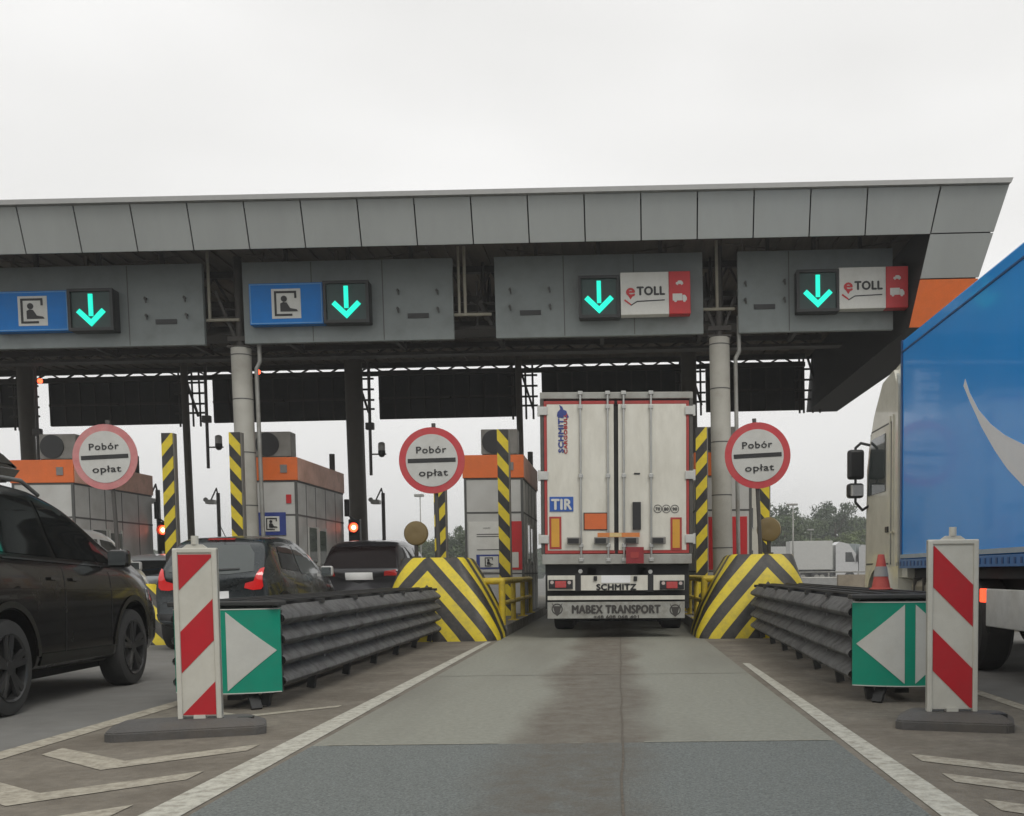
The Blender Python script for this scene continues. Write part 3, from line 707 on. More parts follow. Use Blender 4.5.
# yellow guard rails behind the blocks
def yrail(x, lab, y0=18.6, y1=24.5):
    o = empty('guard_rail', (x, y0, .2)); tag(o, lab, 'guard rail', 'yellow tubular guard rails on the islands')
    L = y1-y0
    sg = 1 if x > 0 else -1
    b = MB(); b.path([(sg*.45, 0, .78), (0, 0, .78), (0, L, .78)], .06, 10); b.cyl((0, 0, 0), (0, 0, .78), .06, n=10); b.build('top_rail', YEL, o)
    b = MB(); b.cyl((0, .05, .38), (0, L, .38), .045, n=10); b.build('lower_rail', YEL, o)
    for k in (1, 2, 3):
        b = MB(); b.cyl((0, L*k/3, 0), (0, L*k/3, .74), .05, n=10); b.box(-.1, .1, L*k/3-.1, L*k/3+.1, 0, .02); b.build('upright', YEL, o)
yrail(-2.08, 'yellow tubular guard rail between left chevron block and the white semi-trailer')
yrail(1.5, 'yellow tubular guard rail between the white semi-trailer and right chevron block')
yrail(-7.45, 'yellow tubular guard rail behind the dark hatchback', 19.2)
# ================================================================== ROUND SIGNS
def roundsign(px, py, Y, lab, post_x=0, tilt=0, faded=False):
    p = at(px, py, Y); r = .55
    o = empty('road_sign', (p.x+tilt*(p.z-1.39), Y, 1.39 if Y > 17.3 else 0)); tag(o, lab, 'road sign', 'round Pobór opłat signs')
    o.rotation_euler.y = -tilt
    zc = p.z-o.location.z
    ringm = M('sign_ring_faded', (.5, .17, .17), .5, var=.12, dirt=(.55, .35, .33), damt=.6) if faded else M('sign_ring', (.48, .035, .045), .45, var=.08, dirt=(.4, .15, .12), damt=.4)
    b = MB(); b.cyl((0, -.02, zc), (0, .0, zc), r, n=48); b.build('disc', ringm, o)
    b = MB(); b.cyl((0, -.027, zc), (0, -.021, zc), r*.79, n=48); b.build('face', M('sign_face', (.52, .52, .49), .5, var=.05, dirt=(.38, .36, .32), damt=.4), o)
    text('lettering', 'Pobór', INK, o, (0, -.032, zc+.18), .115, .5, bold=.02)
    text('lettering', 'opłat', INK, o, (.02, -.032, zc-.2), .115, .48, bold=.02)
    b = MB(); b.box(-.4, .4, -.034, -.028, zc-.035, zc+.035, .002); b.build('bar', INK, o)
    b = MB(); b.cyl((post_x, .05, 0), (post_x, .05, zc+.62), .035, n=12); b.box(-.3, .3, .0, .03, zc+.2, zc+.26); b.box(-.3, .3, .0, .03, zc-.26, zc-.2); b.build('pole', M('sign_pole', (.06, .055, .05), .5), o)
roundsign(105.5, 457, 17.9, 'faded round red and white sign reading Pobór opłat, leftmost, above the black car', .06, .04, True)
roundsign(432, 460.5, 17.7, 'round red and white sign reading Pobór opłat, left of the white semi-trailer', .04, .02)
roundsign(757.5, 455.5, 17.7, 'round red and white sign reading Pobór opłat, right of the white semi-trailer', -.02, .045)

# ================================================================== CRASH CUSHIONS
def cushion(xn, xf, lab, labg, mirror):
    """xn/xf: centre x at the near and far end"""
    Y0, Y1 = 8.75, 17.0; ang = math.atan2(xf-xn, Y1-Y0)
    o = empty('crash_cushion', (xn, Y0, 0), -ang); tag(o, lab, 'crash barrier', 'stacked guardrail crash cushions')
    L = Y1-Y0; hw = .43
    ridge = []
    n = 4
    prof = []
    zs, ze = .16, .86; per = (ze-zs)/n
    for k in range(n):
        z = zs+per*k
        for t, d in ((0, .0), (.14, .06), (.24, .095), (.36, .105), (.5, .098), (.8, .03)): prof.append((d, z+per*t))
    prof.append((0, ze))
    segs = 6; sl = L/segs
    for s in (-1, 1):
        for k in range(segs):
            bm = bmesh.new(); off0 = .009; rows = []
            for yy, of, e in ((0, off0, 0), (sl*.5, off0*.5, 0), (sl+.08, 0.0, 0)):
                rows.append([bm.verts.new((s*(hw-.06+d+of), k*sl+yy, z)) for d, z in prof])
            if k == 0:   # first panel closes in towards the nose
                for v in rows[0]: v.co.x -= s*.01
            for A, B in zip(rows[:-1], rows[1:]):
                for i in range(len(A)-1):
                    f = bm.faces.new((A[i], A[i+1], B[i+1], B[i])); f.smooth = True
            bmesh.ops.solidify(bm, geom=bm.faces[:], thickness=.006)
            bb = MB(); bb.bm.free(); bb.bm = bm
            for zz in (zs+per*1.0, zs+per*2.0, zs+per*3.0):
                                bb.cyl((s*(hw-.07), k*sl+.12, zz-.005), (s*(hw-.03), k*sl+.12, zz-.005), .02, n=6)
            bb.build('rail_panel', RAILM, o)
    for k in range(segs+1):
        b = MB(); y = k*sl+.05
        b.box(-hw+.08, hw-.08, y, y+.05, .2, .84); b.box(-hw+.02, hw-.02, y-.03, y+.08, .845, .885)
        b.bar((-hw+.12, y+.02, .24), (-hw+.16, y+.02, .02), .07, .07); b.bar((hw-.12, y+.02, .24), (hw-.16, y+.02, .02), .07, .07)
        b.build('diaphragm', RAILD, o)
    for s in (-.32, -.12, .12, .32):
        b = MB(); b.box(s-.03, s+.03, .05, L, .887, .905); b.build('top_bar', RAILD, o)
    b = MB(); b.box(-.06, .06, .1, L, .06, .1); b.build('ground_track', RAILD, o)
    # nose with curved green board
    NW, dep = .44, .15
    def arc(n0, d, off, z0, z1, u0=-1, u1=1, n=24):
        pts = []
        for k in range(n+1):
            u = u0+(u1-u0)*k/n; pts.append((u*NW, -dep*(1-u*u)-off-.02))
        return pts
    def curved(name, u0, u1, zf0, zf1, off, mat, par, th=.006):
        b = MB(); n = 20; F0 = []; 
        for k in range(n+1):
            u = u0+(u1-u0)*k/n; y = -dep*(1-u*u)-off-.02
            F0.append(((u*NW, y, zf0(u)), (u*NW, y, zf1(u)), (u*NW, y+th, zf0(u)), (u*NW, y+th, zf1(u))))
        for A, B in zip(F0[:-1], F0[1:]):
            b.quad(A[0], B[0], B[1], A[1]); b.quad(A[2], A[3], B[3], B[2]); b.quad(A[1], B[1], B[3], A[3]); b.quad(A[0], A[2], B[2], B[0])
        b.quad(F0[0][0], F0[0][1], F0[0][3], F0[0][2]); b.quad(F0[-1][0], F0[-1][2], F0[-1][3], F0[-1][1])
        bmesh.ops.remove_doubles(b.bm, verts=b.bm.verts[:], dist=1e-5)
        for f in b.bm.faces: f.smooth = abs(f.normal.y) > .5
        return b.build(name, mat, par)
    GR = M('board_green', (.0, .24, .15), .5, spec=.3, var=.06, dirt=(.05, .17, .12), damt=.35)
    gb = curved('nose_board', -1, 1, lambda u: .14, lambda u: .84, .0, GR, o, .02)
    tw = M('board_white', (.5, .5, .46), .45, var=.05, dirt=(.36, .34, .3), damt=.4)
    for s in (-1, 1):
        f = lambda u, s=s: max(0, 1-(abs(u)-.1)/.84)
        curved('triangle', *( (.1, .94) if s > 0 else (-.94, -.1)), lambda u: .49-.325*f(u), lambda u: .49+.325*f(u), .006, tw, gb)
    curved('border', -1, 1, lambda u: .832, lambda u: .84, .005, tw, gb); curved('border', -1, 1, lambda u: .14, lambda u: .148, .005, tw, gb)
    b = MB(); 
    for k in range(1): b.box(-.44, .44, -.0, .04, .14, .82)
    b.box(-.46, .46, -.1, .1, .86, .9, .01)
    b.bar((.2, -.05, .14), (.26, -.12, .01), .09, .03); b.bar((-.2, -.05, .14), (-.26, -.12, .01), .09, .03)
    b.build('nose_frame', RAILD, o)
    return o
cushion(-3.27, -3.38, 'dark steel guardrail crash cushion with green nose board, left of the lane', '', 0)
cushion(2.38, 2.6, 'dark steel guardrail crash cushion with green nose board, right of the lane', '', 1)

# ================================================================== DELINEATORS
def delineator(x, Y, rz, lab, direction, z_edge, bw, bo, brot, w_):
    o = empty('beacon_board', (x, Y, 0), rz); tag(o, lab, 'delineator', 'red and white striped beacon boards')
    b = MB(); bm = b.bm
    lo_ = [(-.46, -.17), (-.41, -.22), (.41, -.22), (.46, -.17), (.46, .17), (.41, .22), (-.41, .22), (-.46, .17)]
    hi_ = [(-.36, -.1), (-.33, -.13), (.33, -.13), (.36, -.1), (.36, .1), (.33, .13), (-.33, .13), (-.36, .1)]
    ca, sa = math.cos(brot), math.sin(brot); rb_ = lambda u, v: (u*ca-v*sa+bo, u*sa+v*ca)
    R_ = [[bm.verts.new((*rb_(u*bw, v), z)) for u, v in P] for P, z in ((lo_, .0), (lo_, .065), (hi_, .115))]
    for A, B in zip(R_[:-1], R_[1:]):
        for k in range(8): bm.faces.new((A[k], A[(k+1) % 8], B[(k+1) % 8], B[k]))
    bm.faces.new(R_[-1])
    bmesh.ops.recalc_face_normals(bm, faces=bm.faces[:])
    bmesh.ops.bevel(bm, geom=[e for e in bm.edges if not e.is_boundary], offset=.008, segments=2, affect='EDGES')
    bs = b.build('rubber_base', BASE, o)
    b = MB(); hx, hy = rb_(.34*bw, -.06); b.box(hx-.05, hx+.05, hy-.035, hy+.035, .07, .117); b.build('hand_slot', BLACK, bs)
    z0, z1 = .13, 1.3
    b = MB(); b.box(-w_, w_, -.005, .035, z0, z1, .004)
    b.box(-w_, -w_+.035, -.018, .048, z0-.02, z1, .008); b.box(w_-.035, w_, -.018, .048, z0-.02, z1, .008); b.box(-w_, w_, -.016, .046, z1-.03, z1+.005, .008)
    b.prism([(-.09, z1), (.09, z1), (.05, z1+.03), (-.05, z1+.03)], 0, .03); b.cyl((0, .015, z1+.03), (0, .015, z1+.09), .025, n=14); b.box(-.04, .04, -.02, .05, .1, .14)
    b.build('frame', M('off_white_plastic', (.5, .49, .43), .5, var=.04, dirt=(.33, .3, .24), damt=.5), o)
    # stripes as geometry on the face
    face = (-w_+.037, w_-.037); a, c = face
    per = .578; slope = direction*1.02
    b = MB()
    for k in range(-3, 5):
        base = z_edge+k*per
        poly = [(a, base), (c, base+slope*(c-a)), (c, base+slope*(c-a)+per*.5), (a, base+per*.5)]
        # clip to z range
        def clip(poly, zc, keep_above):
            outp = []
            for i in range(len(poly)):
                p, q = poly[i], poly[(i+1) % len(poly)]
                ip = (p[1] >= zc) == keep_above; iq = (q[1] >= zc) == keep_above
                if ip: outp.append(p)
                if ip != iq:
                    t = (zc-p[1])/(q[1]-p[1]); outp.append((p[0]+t*(q[0]-p[0]), zc))
            return outp
        poly = clip(poly, z0+.01, True)
        if len(poly) > 2: poly = clip(poly, z1-.04, False)
        if len(poly) > 2: b.prism(poly, -.009, -.0055)
    b.build('red_stripes', M('reflective_red', (.42, .012, .02), .55, spec=.3, var=.07, dirt=(.3, .06, .05), damt=.3), o)
    return o
dl = ground(200, 727); delineator(-2.95, 7.32, .12, 'red and white striped beacon board on a rubber base, left of the lane', 1, .435, 1.12, -.08, .2, .148)
delineator(2.3, 7.25, -.06, 'red and white striped beacon board on a rubber base, right of the lane', -1, .4, .84, .02, -.28, .172)
# cone on the right cushion
o = empty('traffic_cone', (ax(881, 10.6), 10.6, .906)); tag(o, 'small red traffic cone with a pale band standing on the right crash cushion', 'traffic cone')
CO = M('cone_red', (.5, .07, .05), .5, var=.08, dirt=(.3, .1, .08), damt=.4)
b = MB(); b.lathe([(.115, .0), (.115, .008), (.092, .016), (.07, .13), (.054, .23), (.032, .35), (.015, .352)], n=20); b.build('cone_body', CO, o)
b = MB(); b.lathe([(.072, .13), (.0755, .13), (.0585, .23), (.055, .23)], n=20, loop=True); b.build('reflective_band', M('cone_grey', (.3, .29, .27), .5), o)

# ================================================================== SEMI-TRAILER (white)
TY = 17.7; TX = ax(616, TY, 500)
def tw(px, py):
    p = at(px, py, TY); return p.x-TX, p.z
tr = empty('semi_trailer', (TX, TY, 0), 0, .006)
tag(tr, 'white box semi-trailer with red edging and twin rear doors, queuing at the toll lane', 'semi-trailer')
ZT = 4.11; ZB = .68; HWD = 1.275
b = MB(); b.box(-HWD+.03, HWD-.03, .12, 13.6, 1.3, ZT-.02, .01); b.build('box_body', TRW, tr)
b = MB()
b.box(-HWD, HWD, 0, .14, ZT-.11, ZT, .01); b.build('rear_header', TRG, tr); b = MB(); b.box(-HWD+.02, HWD-.02, -.04, .12, 1.25, 1.415, .008)
b.build('rear_frame', TRG, tr)
for s in (-1, 1): b = MB(); b.box(min(s*HWD, s*(HWD-.06)), max(s*HWD, s*(HWD-.06)), 0, .14, 1.42, ZT-.112, .008); b.build('side_post', M('post_dark', (.07, .065, .055), .45, var=.2), tr)
b = MB(); b.box(-HWD+.061, HWD-.061, .05, .14, 1.418, ZT-.113); b.build('door_gasket', DARKB, tr)
zt0, zb0 = ZT-.2, 1.48
for s in (-1, 1):
    x0, x1 = (-HWD+.1, -.035) if s < 0 else (.015, HWD-.1)
    b = MB(); b.box(x0+.012, x1-.012, .0, .045, zb0, zt0, .006); d = b.build('door', TRW, tr)
    b = MB(); e = HWD-.105
    b.box(x0-.035 if s < 0 else x0, x1 if s < 0 else x1+.035, -.001, .049, zt0+.002, zt0+.055); b.box(x0-.035 if s < 0 else x0, x1 if s < 0 else x1+.035, -.001, .049, zb0-.05, zb0-.002)
    if s < 0: b.box(x0-.035, x0+.01, -.0012, .048, zb0, zt0)
    else: b.box(x1-.01, x1+.035, -.0012, .048, zb0, zt0)
    b.build('red_edging', REDT, d)
    for rx in ((-.6, -.145) if s < 0 else (.12, .575)):
        b = MB(); b.cyl((rx, -.035, 1.32), (rx, -.035, ZT-.02), .018, n=10)
        for z in (1.32, ZT-.02): b.box(rx-.04, rx+.04, -.06, .0, z-.03, z+.03, .006)
        for z in (1.56, 2.72, ZT-.25): b.box(rx-.035, rx+.035, -.055, -.002, z-.035, z+.035, .008)
        rod = b.build('locking_rod', CHROME, d)
        hx = rx-.24 if rx in (-.6, -.145) else rx
        if rx == .12: hx = rx
        b = MB(); b.box(hx-.0, hx+.24, -.07, -.056, 1.58, 1.7, .01); b.build('handle', M('handle_zinc', (.22, .21, .19), .45, metal=.4), rod)
        b = MB(); b.box(hx+.02, hx+.2, -.08, -.071, 1.6, 1.68); b.build('grip', BLACK, rod)
for s in (-1, 1):
    for z in (1.67, 2.73, 3.8):
        b = MB(); b.box(s*(HWD-.13), s*(HWD+.035), -.03, -.003, z-.07, z+.07, .008); b.cyl((s*(HWD+.02), -.01, z-.09), (s*(HWD+.02), -.01, z+.09), .022, n=8); b.build('hinge', M('hinge_white', (.5, .5, .47), .4), tr)
def tbox(name, px0, py0, px1, py1, y0, y1, mat, par=None):
    a = tw(px0, py1); c = tw(px1, py0); b = MB(); b.box(a[0], c[0], y0, y1, a[1], c[1]); return b.build(name, mat, par or tr)
PB = M('tir_blue', (.02, .09, .36), .4)
t_ = tbox('tir_plate', 549, 497, 572.5, 512, -.012, -.0025, PB); p = tw(560.8, 504.5)
text('lettering', 'TIR', WHITE, t_, (p[0], -.016, p[1]), .18, .33, bold=.05)
t_ = tbox('hazard_plate', 583, 512.6, 607, 530.5, -.012, -.0025, INK); 
a, c = tw(584, 529.5), tw(606, 513.6); b = MB(); b.box(a[0], c[0], -.016, -.0125, a[1], c[1]); b.build('orange_face', M('plate_orange', (.6, .13, .03), .5, var=.08), t_)
tbox('lock_box', 632, 502, 640, 529.5, -.05, -.003, BLACK)
for a0 in ((549, 560.6), (670, 681)):
    m_ = tbox('marker_board', a0[0], 517, a0[1], 549.5, -.012, -.003, REDT)
    q0, q1 = tw(a0[0]+2, 547.5), tw(a0[1]-2, 519); b = MB(); b.box(q0[0], q1[0], -.017, -.0125, q0[1], q1[1]); b.build('amber_field', AMBER, m_)
m_ = tbox('tape_strip', 597, 532.6, 639, 537.5, -.064, -.0625, M('tape_orange', (.6, .2, .05), .4))
a, c = tw(609, 537), tw(621, 533); b = MB(); b.box(a[0], c[0], -.067, -.0645, a[1], c[1]); b.build('pale_section', M('tape_pale', (.6, .45, .2), .4), m_)
m_ = tbox('extinguisher_box', 625.6, 547, 643, 563.5, -.16, -.045, M('red_plastic', (.25, .02, .025), .4)); 
a, c = tw(630, 558), tw(638, 552); b = MB(); b.box(a[0], c[0], -.166, -.161, a[1], c[1]); b.build('sticker', REDT, m_)
for i, (px, s) in enumerate(((657, '70'), (665.5, '80'), (674, '90'))):
    p = tw(px, 508.6); b = MB(); b.lathe([(.06, 0), (.07, 0), (.07, .003), (.06, .003)], (p[0], -.006, p[1]), 'Y', 24, loop=True); q = b.build('speed_mark', INK, tr)
    text('lettering', s, INK, q, (p[0], -.007, p[1]), .055, .075, bold=.05)
p = tw(559.6, 433); text('maker_lettering', 'SCHMITZ', NAVY, tr, (p[0], -.006, p[1]), .085, .66, rot=math.pi/2, bold=.08)
p = tw(564.3, 434); text('maker_lettering', 'CARGOBULL', REDT, tr, (p[0], -.006, p[1]), .055, .66, rot=math.pi/2, bold=.08)
p = tw(561.5, 412.5)
b = MB(); b.prism([(p[0]+u*.2, p[1]+v*.2) for u, v in ((-.5, -.35), (-.1, -.5), (.1, -.3), (.35, -.55), (.5, -.4), (.35, -.1), (.3, .1), (.05, .2), (-.05, .45), (-.3, .6), (-.2, .25), (-.45, 0))], -.006, -.0025); b.build('elephant_emblem', NAVY, tr)
p = tw(636, 473.5); b = MB(); b.box(p[0]-.05, p[0]+.05, -.012, -.003, p[1]-.012, p[1]+.012); b.build('small_label', INK, tr)
# bumper area
b = MB(); b.box(-HWD+.06, HWD-.06, .1, .3, .5, 1.25); b.box(-.5, -.35, .1, 13, .95, 1.19); b.box(.35, .5, .1, 13, .95, 1.19); b.box(-1.1, 1.1, .4, .6, .5, 1.19); b.build('chassis', DARKB, tr)
tbox('lamp_carrier', 547.5, 574.5, 684, 591, -.02, .02, TRW)
for x0 in (575, 647.5): tbox('carrier_gap', x0, 573.5, x0+5.5, 591.5, -.026, -.0205, BLACK)
for x0 in (548.5, 659.5):
    t_ = tbox('tail_lamp', x0, 580, x0+24, 589.3, -.05, -.0205, BLACK); 
    a, c = tw(x0+6.5, 588), tw(x0+17.5, 581.2); b = MB(); b.box(a[0], c[0], -.058, -.0505, a[1], c[1], .002); b.build('red_lens', TAIL, t_)
    for dx in (3.4, 20.6):
        p = tw(x0+dx, 582.8); b = MB(); b.cyl((p[0], -.06, p[1]), (p[0], -.0505, p[1]), .03, n=14); b.build('round_lens', M('lens_pale', (.5, .42, .38), .2), t_)
tbox('number_plate', 601, 575.2, 630, 583, -.03, -.0205, M('plate_white', (.8, .8, .79), .4, var=.01))
for px in (595, 635): 
    p = tw(px, 578.5); b = MB(); b.box(p[0]-.03, p[0]+.03, -.05, -.0205, p[1]-.04, p[1]+.04, .01); b.build('plate_lamp', BLACK, tr)
for px in (580, 650):
    p = tw(px, 571.5); b = MB(); b.cyl((p[0], -.03, p[1]), (p[0], .1, p[1]), .035, n=14); b.build('buffer', M('buffer_grey', (.4, .4, .38), .5), tr)
p = tw(616, 586.8); text('maker_lettering', 'SCHMITZ', INK, tr, (p[0], -.024, p[1]), .1, .66, bold=.08)
tbox('under_run_bar', 547.5, 595, 684.5, 600.5, -.01, .06, TRW)
m_ = tbox('mud_flap', 547.5, 601, 684.5, 619, -.0, .015, M('flap_grey', (.33, .33, .3), .6, var=.1, scale=8, dirt=(.16, .14, .11), damt=.7, dscale=6))
p = tw(616, 609); text('lettering', 'MABEX TRANSPORT', M('ink_worn', (.05, .045, .04), .6), m_, (p[0], -.004, p[1]), .14, 1.48, bold=.07)
p = tw(616, 616.8); text('lettering', '+48 608 068 401', MATS['ink_worn'], m_, (p[0], -.004, p[1]), .055, .76, bold=.06)
for px in (557, 675):
    p = tw(px, 609.5); b = MB(); b.lathe([(.075, 0), (.095, 0), (.095, .003), (.075, .003)], (p[0], -.004, p[1]), 'Y', 20, loop=True)
    b.prism([(p[0]+u*.1, p[1]+v*.1) for u, v in ((-.9, 1.1), (-.5, .5), (.5, .5), (.9, 1.1), (.6, .1), (.35, -.9), (0, -1.2), (-.35, -.9), (-.6, .1))], -.0035, -.001); b.build('emblem', MATS['ink_worn'], m_)
# wheels
def tyre(r, wd, c, parent, name='wheel', spokes=5, rimm=None, n=36, rimr=.62):
    cx, cy, cz = c; s = 1 if cx > 0 else -1
    b = MB(); pr = [(r*rimr, -wd/2), (r*.9, -wd/2), (r*.97, -wd*.46), (r, -wd*.36), (r, wd*.36), (r*.97, wd*.46), (r*.9, wd/2), (r*rimr, wd/2)]
    b.lathe(pr, (cx, cy, cz), 'X', n, loop=True); o = b.build(name, RUBBER, parent)
    b = MB(); rr = r*rimr
    b.lathe([(rr, -wd*.42), (rr*1.02, s*wd*.5) if s > 0 else (rr, wd*.3)], (cx, cy, cz), 'X', n) if False else None
    o2 = cx+s*(wd/2-.02)
    b.lathe([(rr*.97, o2-cx+s*.015), (rr*1.04, o2-cx+s*.028), (rr*1.04, o2-cx+s*.02), (rr*.97, o2-cx-s*.05)], (cx, cy, cz), 'X', n, loop=True)
    b.cyl((cx-.01+s*.02, cy, cz), (cx+.01+s*.02, cy, cz), rr*.98, n=28)
    for k in range(spokes):
        a = 2*math.pi*k/spokes+.3
        for da in (-.16, .16):
            p = Vector((o2, cy+math.cos(a+da*.4)*rr*.15, cz+math.sin(a+da*.4)*rr*.15)); q = Vector((o2+s*.01, cy+math.cos(a+da)*rr*.99, cz+math.sin(a+da)*rr*.99))
            b.bar(p, q, .03, .045*r/.35)
    b.cyl((o2-.02, cy, cz), (o2+s*.02, cy, cz), rr*.22, n=16)
    b.build('rim', rimm or GALV, o)
    return o
b = MB(); b.box(-1.2, 1.2, 7.2, 9.4, .42, 1.15, .02); b.build('added_dark_box', DARKB, tr)  # added dark box, shuts out the bright road seen under the trailer
b = MB(); b.cyl((-.8, 3.1, .5), (.8, 3.1, .5), .12, n=12); b.box(-1.15, 1.15, 2.0, 2.08, .2, 1.1, .01); b.box(-.7, .7, .7, 1.4, .3, .9, .03); b.build('axle_and_dark_blocks', DARKB, tr)  # axle tube, plus dark boxes added to keep the space behind the flap black
for yy in (3.1, 4.4, 5.7):
    for s in (-1, 1): tyre(.5, .38, (s*1.05, yy, .5), tr, spokes=8)

# ================================================================== TRUCK CAB
def cab(root, x0, x1, y0, y1, mat, full=True):
    """tractor unit; nose towards +y. x0,x1 sides; y0 rear wall; y1 nose"""
    w_ = x1-x0; L = y1-y0
    prof = [(y0, 1.0), (y0, 3.45), (y0+.3, 3.9), (y0+1.0, 3.82), (y0+L-.5, 3.4), (y0+L-.16, 2.9), (y0+L-.02, 2.1), (y0+L, 1.0), (y0+L-.02, .45), (y0+L-.35, .35), (y0+L-.4, .6)]
    ac = y0+L-.95; ar = .62
    for k in range(9):
        a = R(10+160*k/8); prof.append((ac+ar*math.cos(a), .5+ar*math.sin(a)))
    prof += [(ac-ar, .45), (y0, .5)]
    bm = bmesh.new(); bb = MB(); bb.bm.free(); bb.bm = bm
    bb.prism(prof, x0, x1, 'X')
    es = [e for e in bm.edges if abs(e.verts[0].co.x-e.verts[1].co.x) < 1e-4 and max(e.verts[0].co.z, e.verts[1].co.z) > 1.9]
    bmesh.ops.bevel(bm, geom=es, offset=.1, segments=3, affect='EDGES')
    body = bb.build('cab', mat, root)
    for s, xs in ((-1, x0), (1, x1)):
        T = lambda d0, d1: (min(xs+s*d0, xs+s*d1), max(xs+s*d0, xs+s*d1))
        b = MB(); a_, c_ = T(.0, .005); b.prism([(y0+L-1.575, 1.175), (y0+L-1.575, 3.125), (y0+L-.44, 3.125), (y0+L-.175, 2.6), (y0+L-.125, 1.175)], a_, c_, 'X'); b.build('door_gap', SEAM, body)
        b = MB(); a_, c_ = T(.001, .008); b.prism([(y0+L-1.55, 1.2), (y0+L-1.55, 3.1), (y0+L-.46, 3.1), (y0+L-.2, 2.6), (y0+L-.15, 1.2)], a_, c_, 'X'); dr = b.build('door', mat, body)
        b = MB(); a_, c_ = T(.013, .02); b.prism([(y0+L-1.3, 2.2), (y0+L-1.3, 3.0), (y0+L-.5, 3.0), (y0+L-.28, 2.5), (y0+L-.26, 2.2)], a_, c_, 'X'); b.build('window', GLASS2, dr)
        b = MB(); a_, c_ = T(.013, .035); b.box(a_, c_, y0+L-1.5, y0+L-1.35, 1.62, 1.7, .005); b.build('handle', BLACK, dr)
        b = MB(); a_, c_ = T(.001, .018)
        for yy in (.14, .32, .5): b.box(a_, c_, y0+yy, y0+yy+.035, 1.15, 3.2)
        b.box(a_, c_, y0+.05, y0+L-1.6, 1.6, 1.63); b.build('pressing', mat, body)
        b = MB(); a_, c_ = T(.013, .03); b.prism([(y0-.02, 1.2), (y0-.02, 3.55), (y0+.06, 3.7), (y0+.1, 1.2)], min(xs, xs+s*.04), max(xs, xs+s*.04), 'X'); b.build('side_deflector', mat, body)
        # mirrors
        ym = y0+L-.18; xm = xs+s*.18
        b = MB(); b.path([(xs, ym-.15, 2.95), (xs+s*.1, ym, 3.0), (xm, ym, 2.93), (xm, ym, 2.12), (xs+s*.08, ym-.02, 2.0), (xs, ym-.1, 2.06)], .02, 8); mi = b.build('mirror_arm', BLACK, body)
        b = MB(); b.box(xm-.12, xm+.12, ym-.08, ym+.07, 2.46, 2.9, .04); b.box(xm-.13, xm+.11, ym-.1, ym+.07, 2.18, 2.4, .04); mh = b.build('mirror_housing', BLACK, mi)
        b = MB(); b.box(xm-.095, xm+.1, ym-.105, ym-.101, 2.21, 2.37); b.build('mirror_glass', M('mirror', (.5, .5, .5), .05, metal=1), mi)
        # steps and arch trim
        b = MB(); 
        for k in range(12):
            a, c = R(5+170*k/12), R(5+170*(k+1)/12)
            a_, c_ = T(.0, .05); b.prism([(ac+r_*math.cos(t), .5+r_*math.sin(t)) for r_, t in ((.62, a), (.72, a), (.72, c), (.62, c))], a_, c_, 'X')
        b.build('arch_trim', mat, body)
        tyre(.5, .32, (xs-s*.2 if s > 0 else xs+.2, ac, .5), root, rimr=.55) if False else None
    b = MB(); b.box(x0+.2, x1-.2, y1-.02, y1+.02, 1.0, 1.7); b.build('grille', BLACK, body)
    b = MB(); b.prism([(y1-.64, 3.05), (y1-.2, 2.08), (y1-.05, 1.95), (y1-.12, 1.93)], x0+.2, x1-.2, 'X'); b.box(x0+.1, x1-.1, y1-.6, y1+.05, 3.05, 3.15); b.build('windscreen', GLASS, body)
    b = MB(); b.box(x0+.5, x0+.75, y0-4.0, y1-.6, .6, .85); b.box(x1-.75, x1-.5, y0-4.0, y1-.6, .6, .85); b.box(x0+.6, x1-.6, y0-3.5, y0-1.5, .86, 1.0); b.box(x0+.3, x1-.3, y0-.2, y1-.5, .4, .59); b.build('chassis', STEEL, root)
    return body
def rigwheel(root, x, y, side, r=.5):
    # wheel on a given side with hub outwards
    cx = x; b = MB(); wd = .34
    b.lathe([(r*.55, -wd/2), (r*.9, -wd/2), (r, -wd*.36), (r, wd*.36), (r*.9, wd/2), (r*.55, wd/2)], (x, y, r), 'X', 32, loop=True); o = b.build('wheel', RUBBER, root)
    b = MB(); s = side; b.lathe([(r*.56, s*wd*.5), (r*.5, s*wd*.35), (r*.25, s*wd*.3), (r*.2, s*wd*.5), (.03, s*wd*.52)], (x, y, r), 'X', 24); b.build('rim', GALV, o)
# tractor in front of the white trailer
tk = empty('truck_tractor', (TX, TY+13.9, 0)); tag(tk, 'white tractor unit pulling the white semi-trailer, hidden in front of it', 'truck')
# (wholly hidden behind the trailer: built small-part only)
bpy.data.objects.remove(tk)

# blue truck on the right
BX0 = 3.72; BX1 = 6.27; BYF = 13.9
bt = empty('box_truck', (BX0+1.27, 13.9, 0)); tag(bt, 'blue box semi-trailer truck with white swoosh and cream cab in the right lane', 'truck')
ox, oy = BX0+1.27, 13.9
def L_(v): return v
b = MB(); b.box(BX0-ox, BX1-ox, -13.6, 0, 1.24, 4.08, .02); b.build('trailer_box', SKYB, bt)
b = MB(); b.box(BX0-ox-.012, BX1-ox+.012, -13.6, .01, 3.92, 3.94); b.box(BX0-ox-.012, BX0-ox+.02, -.06, .012, 1.2, 4.08); b.build('edge_trim', M('trim_blue', (.012, .07, .2), .3), bt)
b = MB(); b.box(BX0-ox-.02, BX0-ox+.04, -13.6, 0, 1.12, 1.236, .005); b.box(BX1-ox-.04, BX1-ox+.02, -13.6, 0, 1.12, 1.236, .005); sl = b.build('lower_rail', M('rail_blue', (.03, .14, .36), .3, dirt=(.1, .16, .25), damt=.5), bt)
b = MB(); b.box(BX0-ox-.016, BX0-ox-.0, -13.5, -.02, 1.25, 1.3); b.build('conspicuity_tape', M('tape_grey', (.3, .36, .4), .4), bt)
b = MB()
k = 0
while k < 13.4: b.box(BX0-ox-.026, BX0-ox-.021, -k-.09, -k-.04, 1.15, 1.21); k += .16
